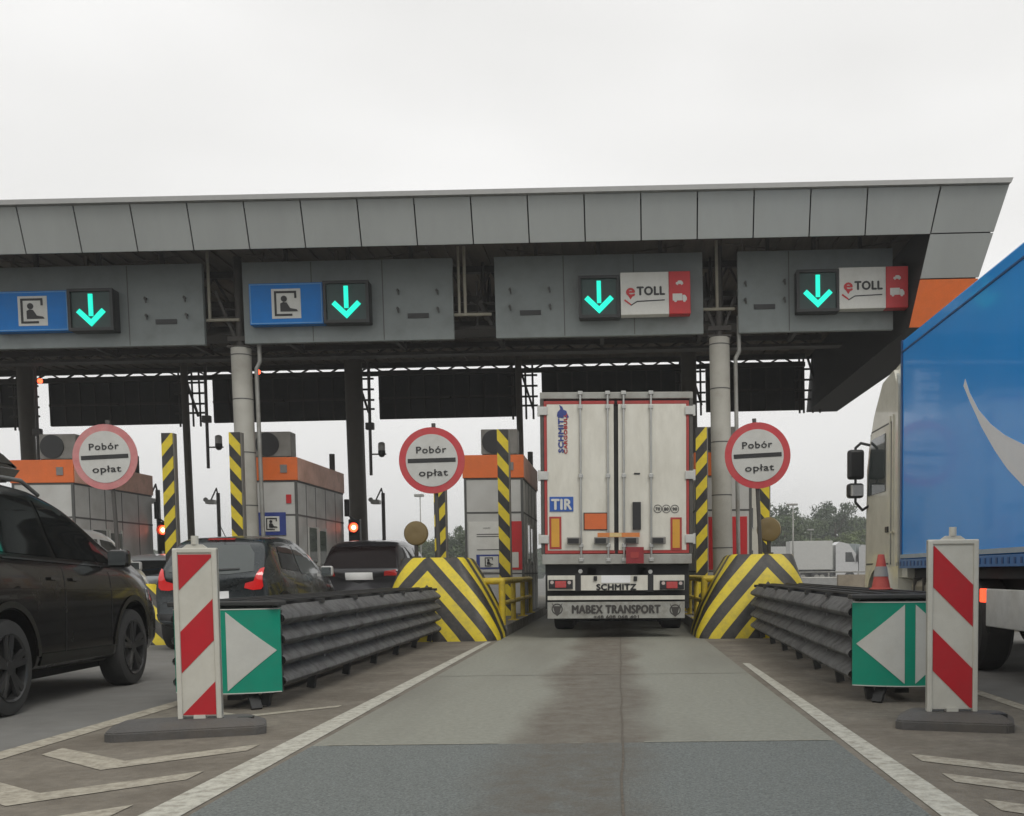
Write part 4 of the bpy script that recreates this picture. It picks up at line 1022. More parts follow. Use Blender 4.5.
b.build('rivet_row', M('trim_blue2', (.012, .06, .18), .4), sl)
# swoosh on the left side, local y,z
def S_(px, py):   # photo pixel on the trailer's side plane
    d = CR @ Vector(((px-PX)/F, -(py-PY)/F, -1)); t = (BX0)/d.x; p = Vector((0, 0, H))+d*t; return p.y-oy, p.z
up = [S_(*q) for q in ((965.5, 379), (970, 393), (979, 410), (991, 424), (1005, 435), (1023, 444))]
lo = [S_(*q) for q in ((964, 386), (971, 403), (982, 427), (995, 450), (1008, 469), (1023, 485))]
def ext(c, drop, k): 
    return c
y_e = up[-1][0]
for i in range(1, 13):
    t = i/12; yy = y_e-5.2*t
    up.append((yy, up[5][1]-.42*math.sin(t*math.pi)*1.0+.75*max(0, t-.5)**1.5)); lo.append((yy, lo[5][1]-.6*math.sin(min(1, t*1.05)*math.pi)+(up[-1][1]-lo[5][1]-.05)*t**2.2))
b = MB()
for i in range(len(up)-1):
    b.prism([up[i], up[i+1], lo[i+1], lo[i]], BX0-ox-.006, BX0-ox-.001, 'X')
b.build('white_swoosh', M('swoosh_white', (.66, .67, .68), .35, var=.03), bt)
b = MB(); b.box(BX0-ox+.1, BX1-ox-.1, -13.5, -.3, 1.0, 1.2); b.box(BX0-ox+.5, BX0-ox+.65, -13.4, -1, .8, 1.0); b.box(BX1-ox-.65, BX1-ox-.5, -13.4, -1, .8, 1.0); b.build('chassis', DARKB, bt)
b = MB(); b.box(BX0-ox-.01, BX0-ox+.03, -9.5, -3.26, .52, .9, .01); b.build('side_guard', M('guard_white', (.55, .55, .52), .45, dirt=(.35, .33, .28), damt=.5), bt)
b = MB(); b.box(BX0-ox-.02, BX0-ox+.03, -3.22, -3.1, .76, .9, .01); b.build('side_marker', M('marker_red_on', (.4, .02, .01), .3, emit=(1, .08, .03), es=2.0), bt)
b = MB(); b.box(BX0-ox+.05, BX0-ox+.1, -3.22, -3.12, .45, .755); b.build('marker_bracket', BLACK, bt)
cbody = cab(bt, -1.25, 1.25, .12, 2.15, CREAM)
b = MB(); b.box(-1.22, -.75, -1.5, -.25, .42, .98, .09); ft = b.build('fuel_tank', M('tank_alu', (.36, .34, .28), .35, metal=.6, dirt=(.16, .13, .1), damt=.5), bt)
b = MB()
for yy in (-1.3, -.9, -.5): b.box(-1.235, -.74, yy, yy+.05, .4, 1.0, .01)
b.build('tank_strap', STEEL, ft)
for s in (-1, 1):
    rigwheel(bt, s*1.05, 1.2, s, .5); rigwheel(bt, s*1.0, -2.4, s, .5); rigwheel(bt, s*1.02, -9.0, s, .5); rigwheel(bt, s*1.02, -10.3, s, .5); rigwheel(bt, s*1.02, -11.6, s, .5)

# ================================================================== CARS
def interp(tbl, y):
    for (a, *u), (c, *v) in zip(tbl[:-1], tbl[1:]):
        if a <= y <= c:
            t = (y-a)/(c-a) if c > a else 0
            return [p+(q-p)*t for p, q in zip(u, v)]
    return list(tbl[0][1:]) if y < tbl[0][0] else list(tbl[-1][1:])
class Car:
    def __init__(s, name, label, cat, group, L, W, top, belt, zb, body_mat, wheels, r=.34, tum=.3, plan=.13, rim=None, lower=None):
        s.L, s.W = L, W
        s.o = empty(name); tag(s.o, label, cat, group)
        bm = bmesh.new(); ys = [0, .03, .1, .2, .32, .45, .6]+[.6+(L-1.2)*i/16 for i in range(1, 16)]+[L-.6, L-.45, L-.3, L-.18, L-.08, L-.02, L]
        rings = []
        for y in ys:
            t, = interp(top, y); be, = interp(belt, y); z0, = interp(zb, y)
            u = abs(y-L/2)/(L/2); wv = W/2*(1-.09*u**5); g = max(.03, t-be); h1 = be-z0
            P = [(0, z0), (.6*wv, z0), (.9*wv, z0+.01), (.965*wv, z0+.05), (.985*wv, z0+.18*h1), (.99*wv, z0+.4*h1), (wv, z0+.62*h1), (.992*wv, z0+.82*h1), (.972*wv, z0+.93*h1), (.945*wv, be)]
            wt = .94*wv-tum*g
            P += [(.93*wv-tum*g*.35, be+.33*g), (.935*wv-tum*g*.66, be+.66*g), (wt-.0*g, be+.88*g), (wt-.05, be+.97*g), (wt*.75, be+g), (wt*.4, be+g+.012), (0, be+g+.018)]
            ring = []
            full = P+[(-x, z) for x, z in P[-2:0:-1]]
            for x, z in full:
                q = (abs(x)/(W/2))**2.6; c = plan*L/4.3
                e = 0
                if y < .7: e = c*q*(1-y/.7)**1.0
                elif y > L-.8: e = -c*1.7*q*(1-(L-y)/.8)**1.0
                ring.append(bm.verts.new((x, y+e, z)))
            rings.append(ring)
        n = len(rings[0])
        for A, B in zip(rings[:-1], rings[1:]):
            for i in range(n): bm.faces.new((A[i], A[(i+1) % n], B[(i+1) % n], B[i]))
        for ring, sg in ((rings[0], -1), (rings[-1], 1)):
            cz = sum(v.co.z for v in ring)/n; cy = sum(v.co.y for v in ring)/n
            prev = ring
            for f in (.8, .4):
                new = [bm.verts.new((v.co.x*f, v.co.y+sg*.03*(1-f), cz+(v.co.z-cz)*f)) for v in ring]
                for i in range(n): bm.faces.new((prev[i], prev[(i+1) % n], new[(i+1) % n], new[i]))
                prev = new
            bm.faces.new(prev)
        bmesh.ops.recalc_face_normals(bm, faces=bm.faces[:])
        for f in bm.faces: f.smooth = True
        me = bpy.data.meshes.new('tmp'); bm.to_mesh(me); bm.free()
        tmp = bpy.data.objects.new('tmp', me); COL.objects.link(tmp)
        md = tmp.modifiers.new('s', 'SUBSURF'); md.levels = 1; md.render_levels = 1
        cut = MB()
        for wy in wheels:
            for sd in (-1, 1): cut.cyl((sd*(W/2-.28), wy, r+.01), (sd*(W/2+.3), wy, r+.01), r*1.17, n=40)
        co = cut.build('cut', body_mat)
        m2 = tmp.modifiers.new('b', 'BOOLEAN'); m2.operation = 'DIFFERENCE'; m2.object = co; m2.solver = 'EXACT'
        bpy.context.view_layer.update()
        m = evalmesh(tmp); bpy.data.objects.remove(tmp); bpy.data.objects.remove(co)
        m.materials.clear(); m.materials.append(body_mat); m.name = 'body'
        s.body = bpy.data.objects.new('body', m); COL.objects.link(s.body); s.body.parent = s.o
        bm = bmesh.new(); bm.from_mesh(m); s.bvh = BVHTree.FromBMesh(bm); sharp(bm, .6); bm.to_mesh(m); bm.free()
        # wheel wells
        b = MB()
        b.box(-W/2+.3, W/2-.3, wheels[0]-.45, wheels[1]+.45, .2, .6); b.build('underbody', DARKB, s.o)
        for wy in wheels:
            for sd in (-1, 1): tyre(r, .23, (sd*(W/2-.135), wy, r), s.o, rimm=rim, spokes=5, rimr=.68)
            if lower:
                for sd in (-1, 1):
                    rr = r*1.17+.012
                    pl = [(wy+(rr+.05)*math.cos(R(5+170*k/24)), r+.01+(rr+.05)*math.sin(R(5+170*k/24))) for k in range(25)]+[(wy+rr*math.cos(R(175-170*k/24)), r+.01+rr*math.sin(R(175-170*k/24))) for k in range(25)]
                    s.decal('arch_cladding', pl, 'R' if sd > 0 else 'L', lower, off=.012, cell=.5)
    def decal(s, name, poly, axis, mat, parent=None, off=.006, cell=.06, emboss=False):
        """polygon projected on the body. axis 'L','R': poly (y,z); 'B','F': poly (x,z)"""
        bm = bmesh.new()
        to = (lambda u, v: Vector((0, u, v))) if axis in 'LR' else (lambda u, v: Vector((u, 0, v)))
        f = bm.faces.new([bm.verts.new(to(u, v)) for u, v in poly])
        us = [p[0] for p in poly]; vs = [p[1] for p in poly]
        nrm = Vector((0, 1, 0)) if axis in 'LR' else Vector((1, 0, 0))
        for lo_, hi, nn, tt in ((min(us), max(us), nrm, 0), (min(vs), max(vs), Vector((0, 0, 1)), 1)):
            k = lo_+cell
            while k < hi-.01:
                pl = nn*k
                bmesh.ops.bisect_plane(bm, geom=bm.verts[:]+bm.edges[:]+bm.faces[:], plane_co=pl, plane_no=nn); k += cell
        org, dr = {'R': (Vector((5, 0, 0)), Vector((-1, 0, 0))), 'L': (Vector((-5, 0, 0)), Vector((1, 0, 0))), 'B': (Vector((0, -5, 0)), Vector((0, 1, 0))), 'F': (Vector((0, s.L+5, 0)), Vector((0, -1, 0)))}[axis]
        bad = []
        for v in bm.verts:
            h = s.bvh.ray_cast(v.co+org, dr)
            if h[0] is None: bad.append(v); continue
            v.co = h[0]+h[1]*off if h[1].dot(dr) < 0 else h[0]-dr*off
        if bad: bmesh.ops.delete(bm, geom=bad, context='VERTS')
        for f in bm.faces: f.smooth = True
        me = bpy.data.meshes.new(name); bm.to_mesh(me); bm.free(); me.materials.append(mat)
        o = bpy.data.objects.new(name, me); COL.objects.link(o); o.parent = parent or s.body
        return o
    def both(s, name, poly, mat, **k):
        return [s.decal(name, poly, a, mat, **k) for a in 'LR']
    def mirror_(s, y, z, mat):
        for sd in (-1, 1):
            b = MB(); b.box(sd*(s.W/2-.08)-.07 if 0 else min(sd*(s.W/2-.06), sd*(s.W/2+.02)), max(sd*(s.W/2-.06), sd*(s.W/2+.02)), y+.0, y+.06, z-.02, z+.02); 
            b.box(min(sd*(s.W/2+.0), sd*(s.W/2+.2)), max(sd*(s.W/2+.0), sd*(s.W/2+.2)), y-.02, y+.1, z-.02, z+.14, .035); m = b.build('wing_mirror', mat, s.body)
            b = MB(); b.box(min(sd*(s.W/2+.02), sd*(s.W/2+.18)), max(sd*(s.W/2+.02), sd*(s.W/2+.18)), y-.0265, y-.021, z+.0, z+.12); b.build('mirror_glass', M('mirror_g', (.2, .22, .22), .05, metal=1), m)

def paint(name, col, rough=.22, metal=.3): return M(name, col, rough, metal=metal, var=.04, coat=.6, dirt=tuple(c*.8+.03 for c in col), damt=.3, dscale=1.8)
BLK = M('black_paint', (.005, .0048, .0045), .16, var=.04, coat=.3, spec=.4, dirt=(.02, .017, .014), damt=.35, dscale=1.8)
# --- black SUV at left
W_ = 1.9; L = 4.36
suv = Car('parked_car', 'glossy black suv with a roof box at the left edge', 'car', None, L, W_,
          [(0, 1.3), (.1, 1.4), (.45, 1.74), (.75, 1.8), (1.4, 1.83), (2.0, 1.8), (2.5, 1.69), (3.15, 1.29), (3.55, 1.22), (4.1, 1.07), (4.36, .86)],
          [(0, 1.2), (1.0, 1.22), (2.6, 1.15), (3.3, 1.13), (4.1, .98), (4.36, .76)], [(0, .42), (.4, .3), (4.0, .26), (4.36, .36)], BLK, (.95, 3.4), .37, tum=.36, rim=M('black_rim', (.07, .07, .07), .3, metal=.6), lower=M('black_clad', (.012, .012, .008), .5))
suv.o.name = 'suv'
suv.both('side_window', [(1.9, 1.22), (1.9, 1.7), (2.1, 1.68), (2.45, 1.57), (3.05, 1.18)], GLASS)
suv.both('side_window', [(.95, 1.25), (.95, 1.7), (1.82, 1.72), (1.82, 1.22)], GLASS)
suv.both('quarter_window', [(.5, 1.32), (.62, 1.63), (.88, 1.69), (.88, 1.26)], GLASS)
suv.both('door_seam', [(1.9, .4), (1.9, 1.14), (1.912, 1.14), (1.912, .4)], DARKB, off=.002); suv.both('door_seam', [(2.86, .5), (2.86, 1.1), (2.872, 1.1), (2.872, .5)], DARKB, off=.002)
suv.both('door_handle', [(1.62, 1.03), (1.62, 1.06), (1.8, 1.055), (1.8, 1.025)], M('handle_black', (.03, .03, .03), .2), off=.025); suv.both('door_handle', [(2.02, 1.02), (2.02, 1.05), (2.2, 1.045), (2.2, 1.015)], MATS['handle_black'], off=.025)
suv.both('sill_cladding', [(1.45, .29), (1.45, .44), (2.9, .42), (2.9, .29)], MATS['black_clad'], off=.012)
suv.both('window_trim', [(.95, 1.2), (.95, 1.215), (3.0, 1.15), (3.0, 1.135)], M('trim_dark_chrome', (.1, .1, .1), .2, metal=.7), off=.008)
suv.decal('rear_window', [(-.6, 1.28), (-.5, 1.64), (.5, 1.64), (.6, 1.28)], 'B', GLASS); suv.decal('windscreen', [(-.66, 1.27), (-.54, 1.66), (.54, 1.66), (.66, 1.27)], 'F', GLASS2)
suv.both('headlamp', [(3.8, .82), (3.78, .94), (4.08, .9), (4.12, .8)], M('headlamp_glass', (.12, .13, .13), .1, coat=1), off=.004)
suv.both('tail_lamp', [(.15, 1.0), (.15, 1.18), (.45, 1.16), (.4, 1.05)], TAIL, off=.004)
suv.both('fender_crease', [(.4, .985), (.4, 1.005), (3.7, .93), (3.7, .91)], BLK, off=.012)
suv.mirror_(2.78, 1.16, BLK)
for sd in (-1, 1):
    b = MB(); b.path([(sd*.6, .6, 1.78), (sd*.6, .75, 1.86), (sd*.6, 1.9, 1.86), (sd*.6, 2.2, 1.76)], .018, 8); b.build('roof_rail', M('rail_alu', (.4, .4, .4), .3, metal=.8), suv.body)
suv.o.location = (-5.78, 7.42, 0); suv.o.scale = (1, 1, 1.06); suv.o.rotation_euler.z = .055
rb = empty('roof_box', (-5.93, 7.9, 1.985)); tag(rb, 'black ribbed roof box carried on top of the black suv', 'roof box')
b = MB(); b.prism([(0, 0), (-.02, .12), (1.85, .12), (1.7, 0)], -.42, .42, 'X'); b.build('lower_shell', BLK, rb)
bm = bmesh.new(); bb = MB(); bb.bm.free(); bb.bm = bm
bb.prism([(-.03, .125), (0, .3), (.15, .38), (1.1, .36), (1.6, .25), (1.87, .13)], -.43, .43, 'X'); bmesh.ops.bevel(bm, geom=bm.edges[:], offset=.03, segments=2, affect='EDGES')
for k in (-.25, 0, .25): bb.box(k-.03, k+.03, .2, 1.2, .37, .395, .008)
bb.build('lid', BLK, rb)
b = MB(); b.box(-.62, .62, .3, .38, -.045, -.002); b.box(-.62, .62, 1.2, 1.28, -.045, -.002); b.build('cross_bar', STEEL, rb)
# --- grey hatchback
GRY = paint('slate_paint', (.028, .035, .038), .25, .4)
jk = Car('hatchback', 'dark slate hatchback with lit red tail lights, behind the left green nose board', 'car', None, 4.15, 1.78,
         [(0, .98), (.12, 1.12), (.45, 1.42), (.7, 1.52), (1.5, 1.565), (2.1, 1.54), (2.45, 1.45), (3.1, 1.08), (3.6, .98), (4.0, .82), (4.15, .66)],
         [(0, .95), (.6, 1.05), (1.2, 1.02), (3.0, .95), (3.8, .84), (4.15, .6)], [(0, .36), (.4, .26), (3.8, .22), (4.15, .32)], GRY, (.72, 3.25), .33, tum=.36, plan=.16, lower=BLACK)
jk.decal('rear_window', [(-.62, 1.06), (-.56, 1.3), (-.45, 1.42), (.45, 1.42), (.56, 1.3), (.62, 1.06), (.3, 1.02), (-.3, 1.02)], 'B', GLASS2, off=.006)
jk.decal('rear_wiper', [(-.1, 1.05), (-.1, 1.075), (.42, 1.09), (.42, 1.075)], 'B', BLACK, off=.02)
jk.decal('brake_light', [(-.2, 1.475), (-.2, 1.5), (.2, 1.5), (.2, 1.475)], 'B', TAIL, off=.02)
for s in (-1, 1):
    jk.decal('tail_lamp', [(s*.48, .84), (s*.5, .9), (s*.62, .93), (s*.69, 1.08), (s*.73, 1.1), (s*.74, .97), (s*.75, .86), (s*.72, .82), (s*.6, .81)], 'B', TAILON, off=.02)
jk.decal('number_plate', [(-.26, .68), (-.26, .8), (.26, .8), (.26, .68)], 'B', MATS['plate_white'], off=.012)
jk.decal('lower_bumper', [(-.78, .3), (-.8, .5), (.8, .5), (.78, .3)], 'B', BLACK, off=.01)
jk.decal('hatch_seam', [(-.7, .645), (-.7, .657), (.7, .657), (.7, .645)], 'B', DARKB, off=.003)
jk.both('side_window', [(1.72, 1.02), (1.72, 1.43), (2.3, 1.4), (2.5, 1.3), (2.9, 1.02)], GLASS2); jk.both('side_window', [(.8, 1.1), (.95, 1.4), (1.64, 1.44), (1.64, 1.05)], GLASS)
jk.both('door_seam', [(1.68, .35), (1.68, 1.0), (1.692, 1.0), (1.692, .35)], DARKB, off=.003)
jk.mirror_(2.62, 1.0, M('mirror_white', (.5, .5, .48), .3, coat=.5))
b = MB(); b.cyl((0, .75, 1.54), (0, .5, 1.72), .006, n=6); b.build('aerial', BLACK, jk.body)
jk.o.location = (-6.1, 15.6, 0); jk.o.scale = (1.04, 1, 1.12)
# --- black SUV / estate ahead
BK2 = paint('black_paint_dull', (.018, .017, .02), .28, .2)
pk = Car('car', 'black wide suv with dark rear window and blank white plate, ahead of the slate hatchback', 'car', None, 4.7, 1.9,
         [(0, 1.08), (.1, 1.2), (.4, 1.56), (.7, 1.66), (1.6, 1.7), (2.6, 1.66), (3.4, 1.15), (4.4, .98), (4.7, .8)],
         [(0, 1.04), (1.0, 1.06), (3.4, 1.0), (4.4, .86), (4.7, .7)], [(0, .45), (.4, .3), (4.3, .28), (4.7, .38)], BK2, (.9, 3.7), .36, tum=.3, plan=.12)
pk.o.name = 'suv'
pk.decal('rear_window', [(-.76, 1.14), (-.66, 1.55), (.66, 1.55), (.76, 1.14)], 'B', M('tint_glass_red', (.01, .006, .006), .12, spec=.15), off=.008)
pk.decal('number_plate', [(-.28, .93), (-.28, 1.06), (.28, 1.06), (.28, .93)], 'B', MATS['plate_white'], off=.012)
for s in (-1, 1): pk.decal('tail_lamp', [(s*.5, 1.0), (s*.52, 1.08), (s*.86, 1.12), (s*.88, 1.0)], 'B', TAIL, off=.01)
pk.both('side_window', [(.7, 1.14), (.9, 1.55), (1.9, 1.57), (1.9, 1.1)], GLASS); pk.both('side_window', [(2.0, 1.1), (2.0, 1.56), (2.6, 1.5), (3.2, 1.08)], GLASS)
pk.mirror_(3.1, 1.02, BK2)
pk.o.location = (-5.35, 21.6, 0); pk.o.scale = (1, 1, 1.1)
# --- white car further ahead
WHP = paint('white_paint', (.45, .45, .45), .25, .0)
wc = Car('car', 'white hatchback partly hidden behind the left chevron block', 'car', None, 4.2, 1.75,
         [(0, 1.0), (.15, 1.15), (.55, 1.45), (1.5, 1.5), (2.3, 1.44), (3.1, 1.05), (4.0, .85), (4.2, .65)],
         [(0, .95), (1.0, 1.0), (3.1, .93), (4.0, .8), (4.2, .6)], [(0, .36), (.4, .26), (3.8, .24), (4.2, .34)], WHP, (.75, 3.3), .32)
wc.o.name = 'hatchback'
wc.decal('rear_window', [(-.6, 1.06), (-.48, 1.38), (.48, 1.38), (.6, 1.06)], 'B', GLASS)
for s in (-1, 1): wc.decal('tail_lamp', [(s*.55, .8), (s*.6, 1.0), (s*.82, 1.02), (s*.84, .82)], 'B', TAIL, off=.01)
wc.both('side_window', [(.6, 1.05), (.85, 1.36), (1.6, 1.4), (1.6, 1.0)], GLASS); wc.both('side_window', [(1.7, 1.0), (1.7, 1.4), (2.3, 1.34), (2.85, 1.0)], GLASS)
wc.decal('number_plate', [(-.26, .7), (-.26, .8), (.26, .8), (.26, .7)], 'B', MATS['plate_white'], off=.01)
wc.mirror_(2.65, .95, WHP)
wc.o.location = (-4.85, 27.0, 0)
# --- silver estate at the left (lane beyond)
SIL = paint('silver_paint', (.33, .35, .36), .28, .3)
sc = Car('car', 'silver estate car with a red tail light behind the left striped beacon board', 'car', None, 4.5, 1.8,
         [(0, 1.0), (.12, 1.15), (.4, 1.42), (1.0, 1.5), (2.5, 1.46), (3.3, 1.05), (4.2, .88), (4.5, .65)],
         [(0, .96), (1.2, 1.0), (3.3, .95), (4.2, .8), (4.5, .6)], [(0, .36), (.4, .26), (4.1, .24), (4.5, .34)], SIL, (.85, 3.5), .33)
sc.o.name = 'estate_car'
sc.decal('rear_window', [(-.66, 1.04), (-.55, 1.36), (.55, 1.36), (.66, 1.04)], 'B', GLASS)
for s in (-1, 1):
    sc.decal('tail_lamp', [(s*.4, .86), (s*.42, .93), (s*.76, .99), (s*.77, .84), (s*.6, .82)], 'B', TAILON, off=.01)
    sc.decal('tail_lamp', [(.12, .84), (.15, 1.0), (.42, .97), (.38, .86)], 'R' if s > 0 else 'L', TAILON, off=.01)
sc.decal('number_plate', [(-.26, .66), (-.26, .78), (.26, .78), (.26, .66)], 'B', MATS['plate_white'], off=.01)
sc.both('side_window', [(.5, 1.04), (.7, 1.36), (1.8, 1.4), (1.8, 1.02)], GLASS); sc.both('side_window', [(1.9, 1.02), (1.9, 1.4), (2.5, 1.36), (3.0, 1.02)], GLASS)
sc.mirror_(2.8, .98, SIL)
sc.o.location = (-10.7, 23.6, 0); sc.o.scale = (1, 1, 1.1)
# --- white van behind the black SUV
vn = Car('van', 'white van seen behind the black suv with the roof box', 'van', None, 4.9, 1.9,
         [(0, 1.75), (.1, 1.85), (.4, 1.9), (2.8, 1.9), (3.2, 1.82), (4.1, 1.25), (4.5, 1.12), (4.9, .8)],
         [(0, 1.2), (3.2, 1.15), (4.1, 1.1), (4.6, .95), (4.9, .7)], [(0, .4), (4.4, .3), (4.9, .4)], WHP, (.95, 3.95), .34, tum=.2)
vn.both('side_window', [(2.7, 1.2), (2.7, 1.72), (3.15, 1.68), (3.75, 1.2)], GLASS); vn.both('side_window', [(1.5, 1.22), (1.5, 1.72), (2.6, 1.72), (2.6, 1.2)], GLASS)
vn.decal('rear_window', [(-.7, 1.25), (-.68, 1.7), (.68, 1.7), (.7, 1.25)], 'B', GLASS)
for s in (-1, 1): vn.decal('tail_lamp', [(s*.82, .9), (s*.82, 1.5), (s*.9, 1.5), (s*.92, .9)], 'B', TAIL, off=.008)
vn.mirror_(3.5, 1.2, WHP)
vn.o.location = (-10.38, 16.8, 0); vn.o.scale = (1, 1, 1.06)

# ================================================================== TRAFFIC LIGHTS, CAMERAS, POLES
def tlight(px, py, Y, lab):
    p = at(px, py, Y); o = empty('traffic_light', (p.x, Y, .2)); tag(o, lab, 'traffic light', 'red traffic lights beside the booths'); z = p.z-.2
    b = MB(); b.box(-.15, .15, 0, .2, z-.55, z+.22, .02); b.build('housing', BLACK, o)
    b = MB(); b.lathe([(.02, -.03), (.09, -.02), (.12, 0)], (0, 0, z), 'Y', 20); l = b.build('red_lamp', REDLIT, o)
    b = MB(); b.cyl((0, -.034, z), (0, -.031, z), .06, n=16); b.build('lamp_core', REDGL, l)
    b = MB(); b.lathe([(.13, -.12), (.14, -.12), (.14, 0), (.13, 0)], (0, -.001, z), 'Y', 20, loop=True); b.build('visor', BLACK, o)
    b = MB(); b.cyl((0, .1, 0), (0, .1, z-.55), .045, n=10); b.cyl((-.2, .1, z+.3), (-.2, .1, z+.75), .07, n=10); b.bar((-.2, .1, z+.35), (0, .1, z+.2), .04, .04); b.build('pole', BLACK, o)
tlight(163.5, 530, 28, 'lit red traffic light on the island of the leftmost booth')
tlight(354, 527.5, 28, 'lit red traffic light beside the booth behind the dark hatchback')
def dropcam(px, py, Y, lab):
    p = at(px, py, Y); o = empty('security_camera', (p.x, Y, p.z)); tag(o, lab, 'camera', 'cameras hanging from the canopy'); h = 7.2-p.z
    b = MB(); b.cyl((-.1, 0, -.75), (-.1, 0, h), .045, n=10); b.box(-.22, .02, -.08, .08, .55, .75, .02); b.bar((-.1, 0, -.15), (.35, 0, -.15), .04, .04); b.build('drop_pole', M('pole_grey', (.07, .065, .06), .5), o)
    b = MB(); b.cyl((.22, 0, -.12), (.22, 0, .12), .1, n=14); b.mi = 0; b.sph((.22, 0, .14), .1, 12, (1, 1, .6)); c_ = b.build('camera_dome', M('cam_white', (.4, .4, .38), .4), o)
    b = MB(); b.cyl((.22, 0, -.14), (.22, 0, -.05), .102, n=14); b.sph((.22, 0, -.14), .1, 12); b.build('smoked_lens', BLACK, c_)
dropcam(211, 442, 30.5, 'white dome camera hanging between the two left booths')
dropcam(374, 449, 30.5, 'white dome camera hanging beside the dark rear column')
dropcam(42, 455, 30.5, 'white dome camera hanging above the leftmost booth')
def polecam(px, py, Y, lab):
    p = at(px, py, Y); o = empty('camera_pole', (p.x, Y, 0)); tag(o, lab, 'camera', 'cameras on short poles'); z = p.z
    b = MB(); b.cyl((.1, 0, 0), (.1, 0, z), .06, n=10); b.path([(.1, 0, z-.1), (.05, 0, z+.15), (-.15, 0, z-.25)], .025, 8); b.build('pole', MATS['pole_grey'], o)
    b = MB(); b.box(-.3, -.02, -.12, .25, z-.36, z-.22, .02); b.sph((-.3, -.05, z-.22), .08, 10); b.build('camera_head', MATS['cam_white'], o)
polecam(215, 493, 35, 'camera on a short pole seen between the two left booths')
polecam(380, 493, 35, 'camera on a short pole right of the dark rear column')
polecam(154, 490, 29, 'camera on a short pole at the rear of the leftmost booth')
def mast(px, py, Y, lab, r=.1):
    p = at(px, py, Y); o = empty('street_lamp', (p.x, Y, 0)); tag(o, lab, 'street lamp', 'distant lighting masts'); z = p.z
    b = MB(); b.cyl((0, 0, 0), (0, 0, z), r, r*.5, n=8); b.build('mast', GALV, o)
    b = MB(); b.box(-r*6, r*4, -.2, .2, z-.05, z+.12, .02); b.build('lamp_head', GALV, o)
mast(793, 505, 95, 'distant lighting mast in front of the trees right of the right round sign')
mast(420, 496, 70, 'distant lighting mast between the middle round sign and its chevron block', .06)
mast(811, 530, 130, 'short distant lighting mast above the parked lorries', .08)

# ================================================================== BACKGROUND
# parked lorries
def lorry(x, Y, rz, lab, mat, boxlen=9, cabon=True):
    o = empty('lorry', (x, Y, 0), rz); tag(o, lab, 'lorry', 'lorries parked beyond the toll plaza')
    b = MB(); b.box(-boxlen, 0, -1.25, 1.25, 1.2, 3.9, .03); b.build('box_body', mat, o)
    b = MB(); b.box(-boxlen, 2.2, -.9, .9, .7, 1.15); b.build('chassis', DARKB, o)
    for yy in (-boxlen+1.2, -boxlen+2.5, -1.0, 1.6):
        for s in (-1, 1):
            b = MB(); b.cyl((yy, s*1.0, .5), (yy, s*1.25, .5), .5, n=20); w1 = b.build('wheel', RUBBER, o)
            b = MB(); b.cyl((yy, s*1.251, .5), (yy, s*1.27, .5), .25, n=14); b.build('rim', GALV, w1)
    b = MB(); bb = b
    b.prism([(.3, 1.0), (.3, 3.5), (.6, 3.8), (1.5, 3.6), (2.25, 2.6), (2.4, 1.6), (2.4, .45), (.3, .6)], -1.22, 1.22, 'Y'); c_ = b.build('cab', WHP, o)
    b = MB(); b.prism([(1.82, 3.1), (2.24, 2.55), (2.36, 1.9), (2.4, 1.9), (2.3, 2.6), (1.88, 3.15)], -1.1, 1.1, 'Y'); b.build('windscreen', GLASS, c_)
    for s in (-1, 1):
        b = MB(); b.prism([(1.2, 1.9), (1.2, 2.8), (1.8, 2.8), (2.1, 1.9)], s*1.221, s*1.235, 'Y'); b.build('side_window', GLASS, c_)
        b = MB(); b.box(2.2, 2.32, s*1.24, s*1.5, 1.9, 2.6, .03); b.build('mirror', BLACK, c_)
    return o
SHAD = M('tarp_white', (.42, .42, .4), .6, var=.06); GRT = M('tarp_grey', (.22, .25, .25), .6, var=.1)
lorry(ax(830, 100)+.0, 100, 0, 'white box lorry parked leftmost, beyond the right chevron block', SHAD, 4.0)
lorry(ax(858, 112), 112, -.4, 'white lorry with cab turned, parked beside the cream cab', GRT, 6)
lorry(ax(812, 122), 122, .1, 'pale grey lorry parked behind the white box lorry', SHAD, 8)
lorry(ax(895, 118), 118, 0, 'grey lorry parked mostly behind the cream cab', GRT, 5)
# low barriers, fence
o = empty('metal_fence', (ax(840, 75), 75, 0)); tag(o, 'low grey metal railing in front of the parked lorries', 'fence')
b = MB()
for z in (.55, 1.0): b.cyl((-5, 0, z), (12, 0, z), .05, n=8)
b.build('rail', GALV, o)
for k in range(9):
    b = MB(); b.box(-5+k*2.1-.05, -5+k*2.1+.05, -.05, .05, 0, 1.05); b.build('post', GALV, o)
CONC = M('concrete_barrier', (.3, .26, .2), .85, var=.12, dirt=(.16, .13, .1), damt=.5)
CONG = M('concrete_grey', (.26, .26, .25), .85, var=.12)
def jersey(x, Y, L, lab, m, h=.9, rz=0):
    o = empty('concrete_barrier', (x, Y, 0), rz); tag(o, lab, 'barrier', 'concrete barriers beyond the booths')
    b = MB(); b.prism([(-.3, 0), (-.3, .1), (-.15, .35), (-.1, h), (.1, h), (.15, .35), (.3, .1), (.3, 0)], -L/2, L/2, 'X'); b.build('barrier_body', m, o)
    b = MB(); 
    for k in (-.35, .35): b.box(k*L-.2, k*L+.2, -.31, -.295, 0.02, .09)
    b.build('lifting_slot', DARKB, o)
jersey(ax(857, 38), 38, 1.4, 'beige concrete barrier beside the cream cab front wheel', CONC, .95)
jersey(ax(822, 48), 48, 2.3, 'grey concrete barrier between right chevron block and beige barrier', CONG, .75)
o = empty('guard_rail', (ax(810, 60), 60, 0)); tag(o, 'far galvanised guard rail beyond the right chevron block', 'guard rail')
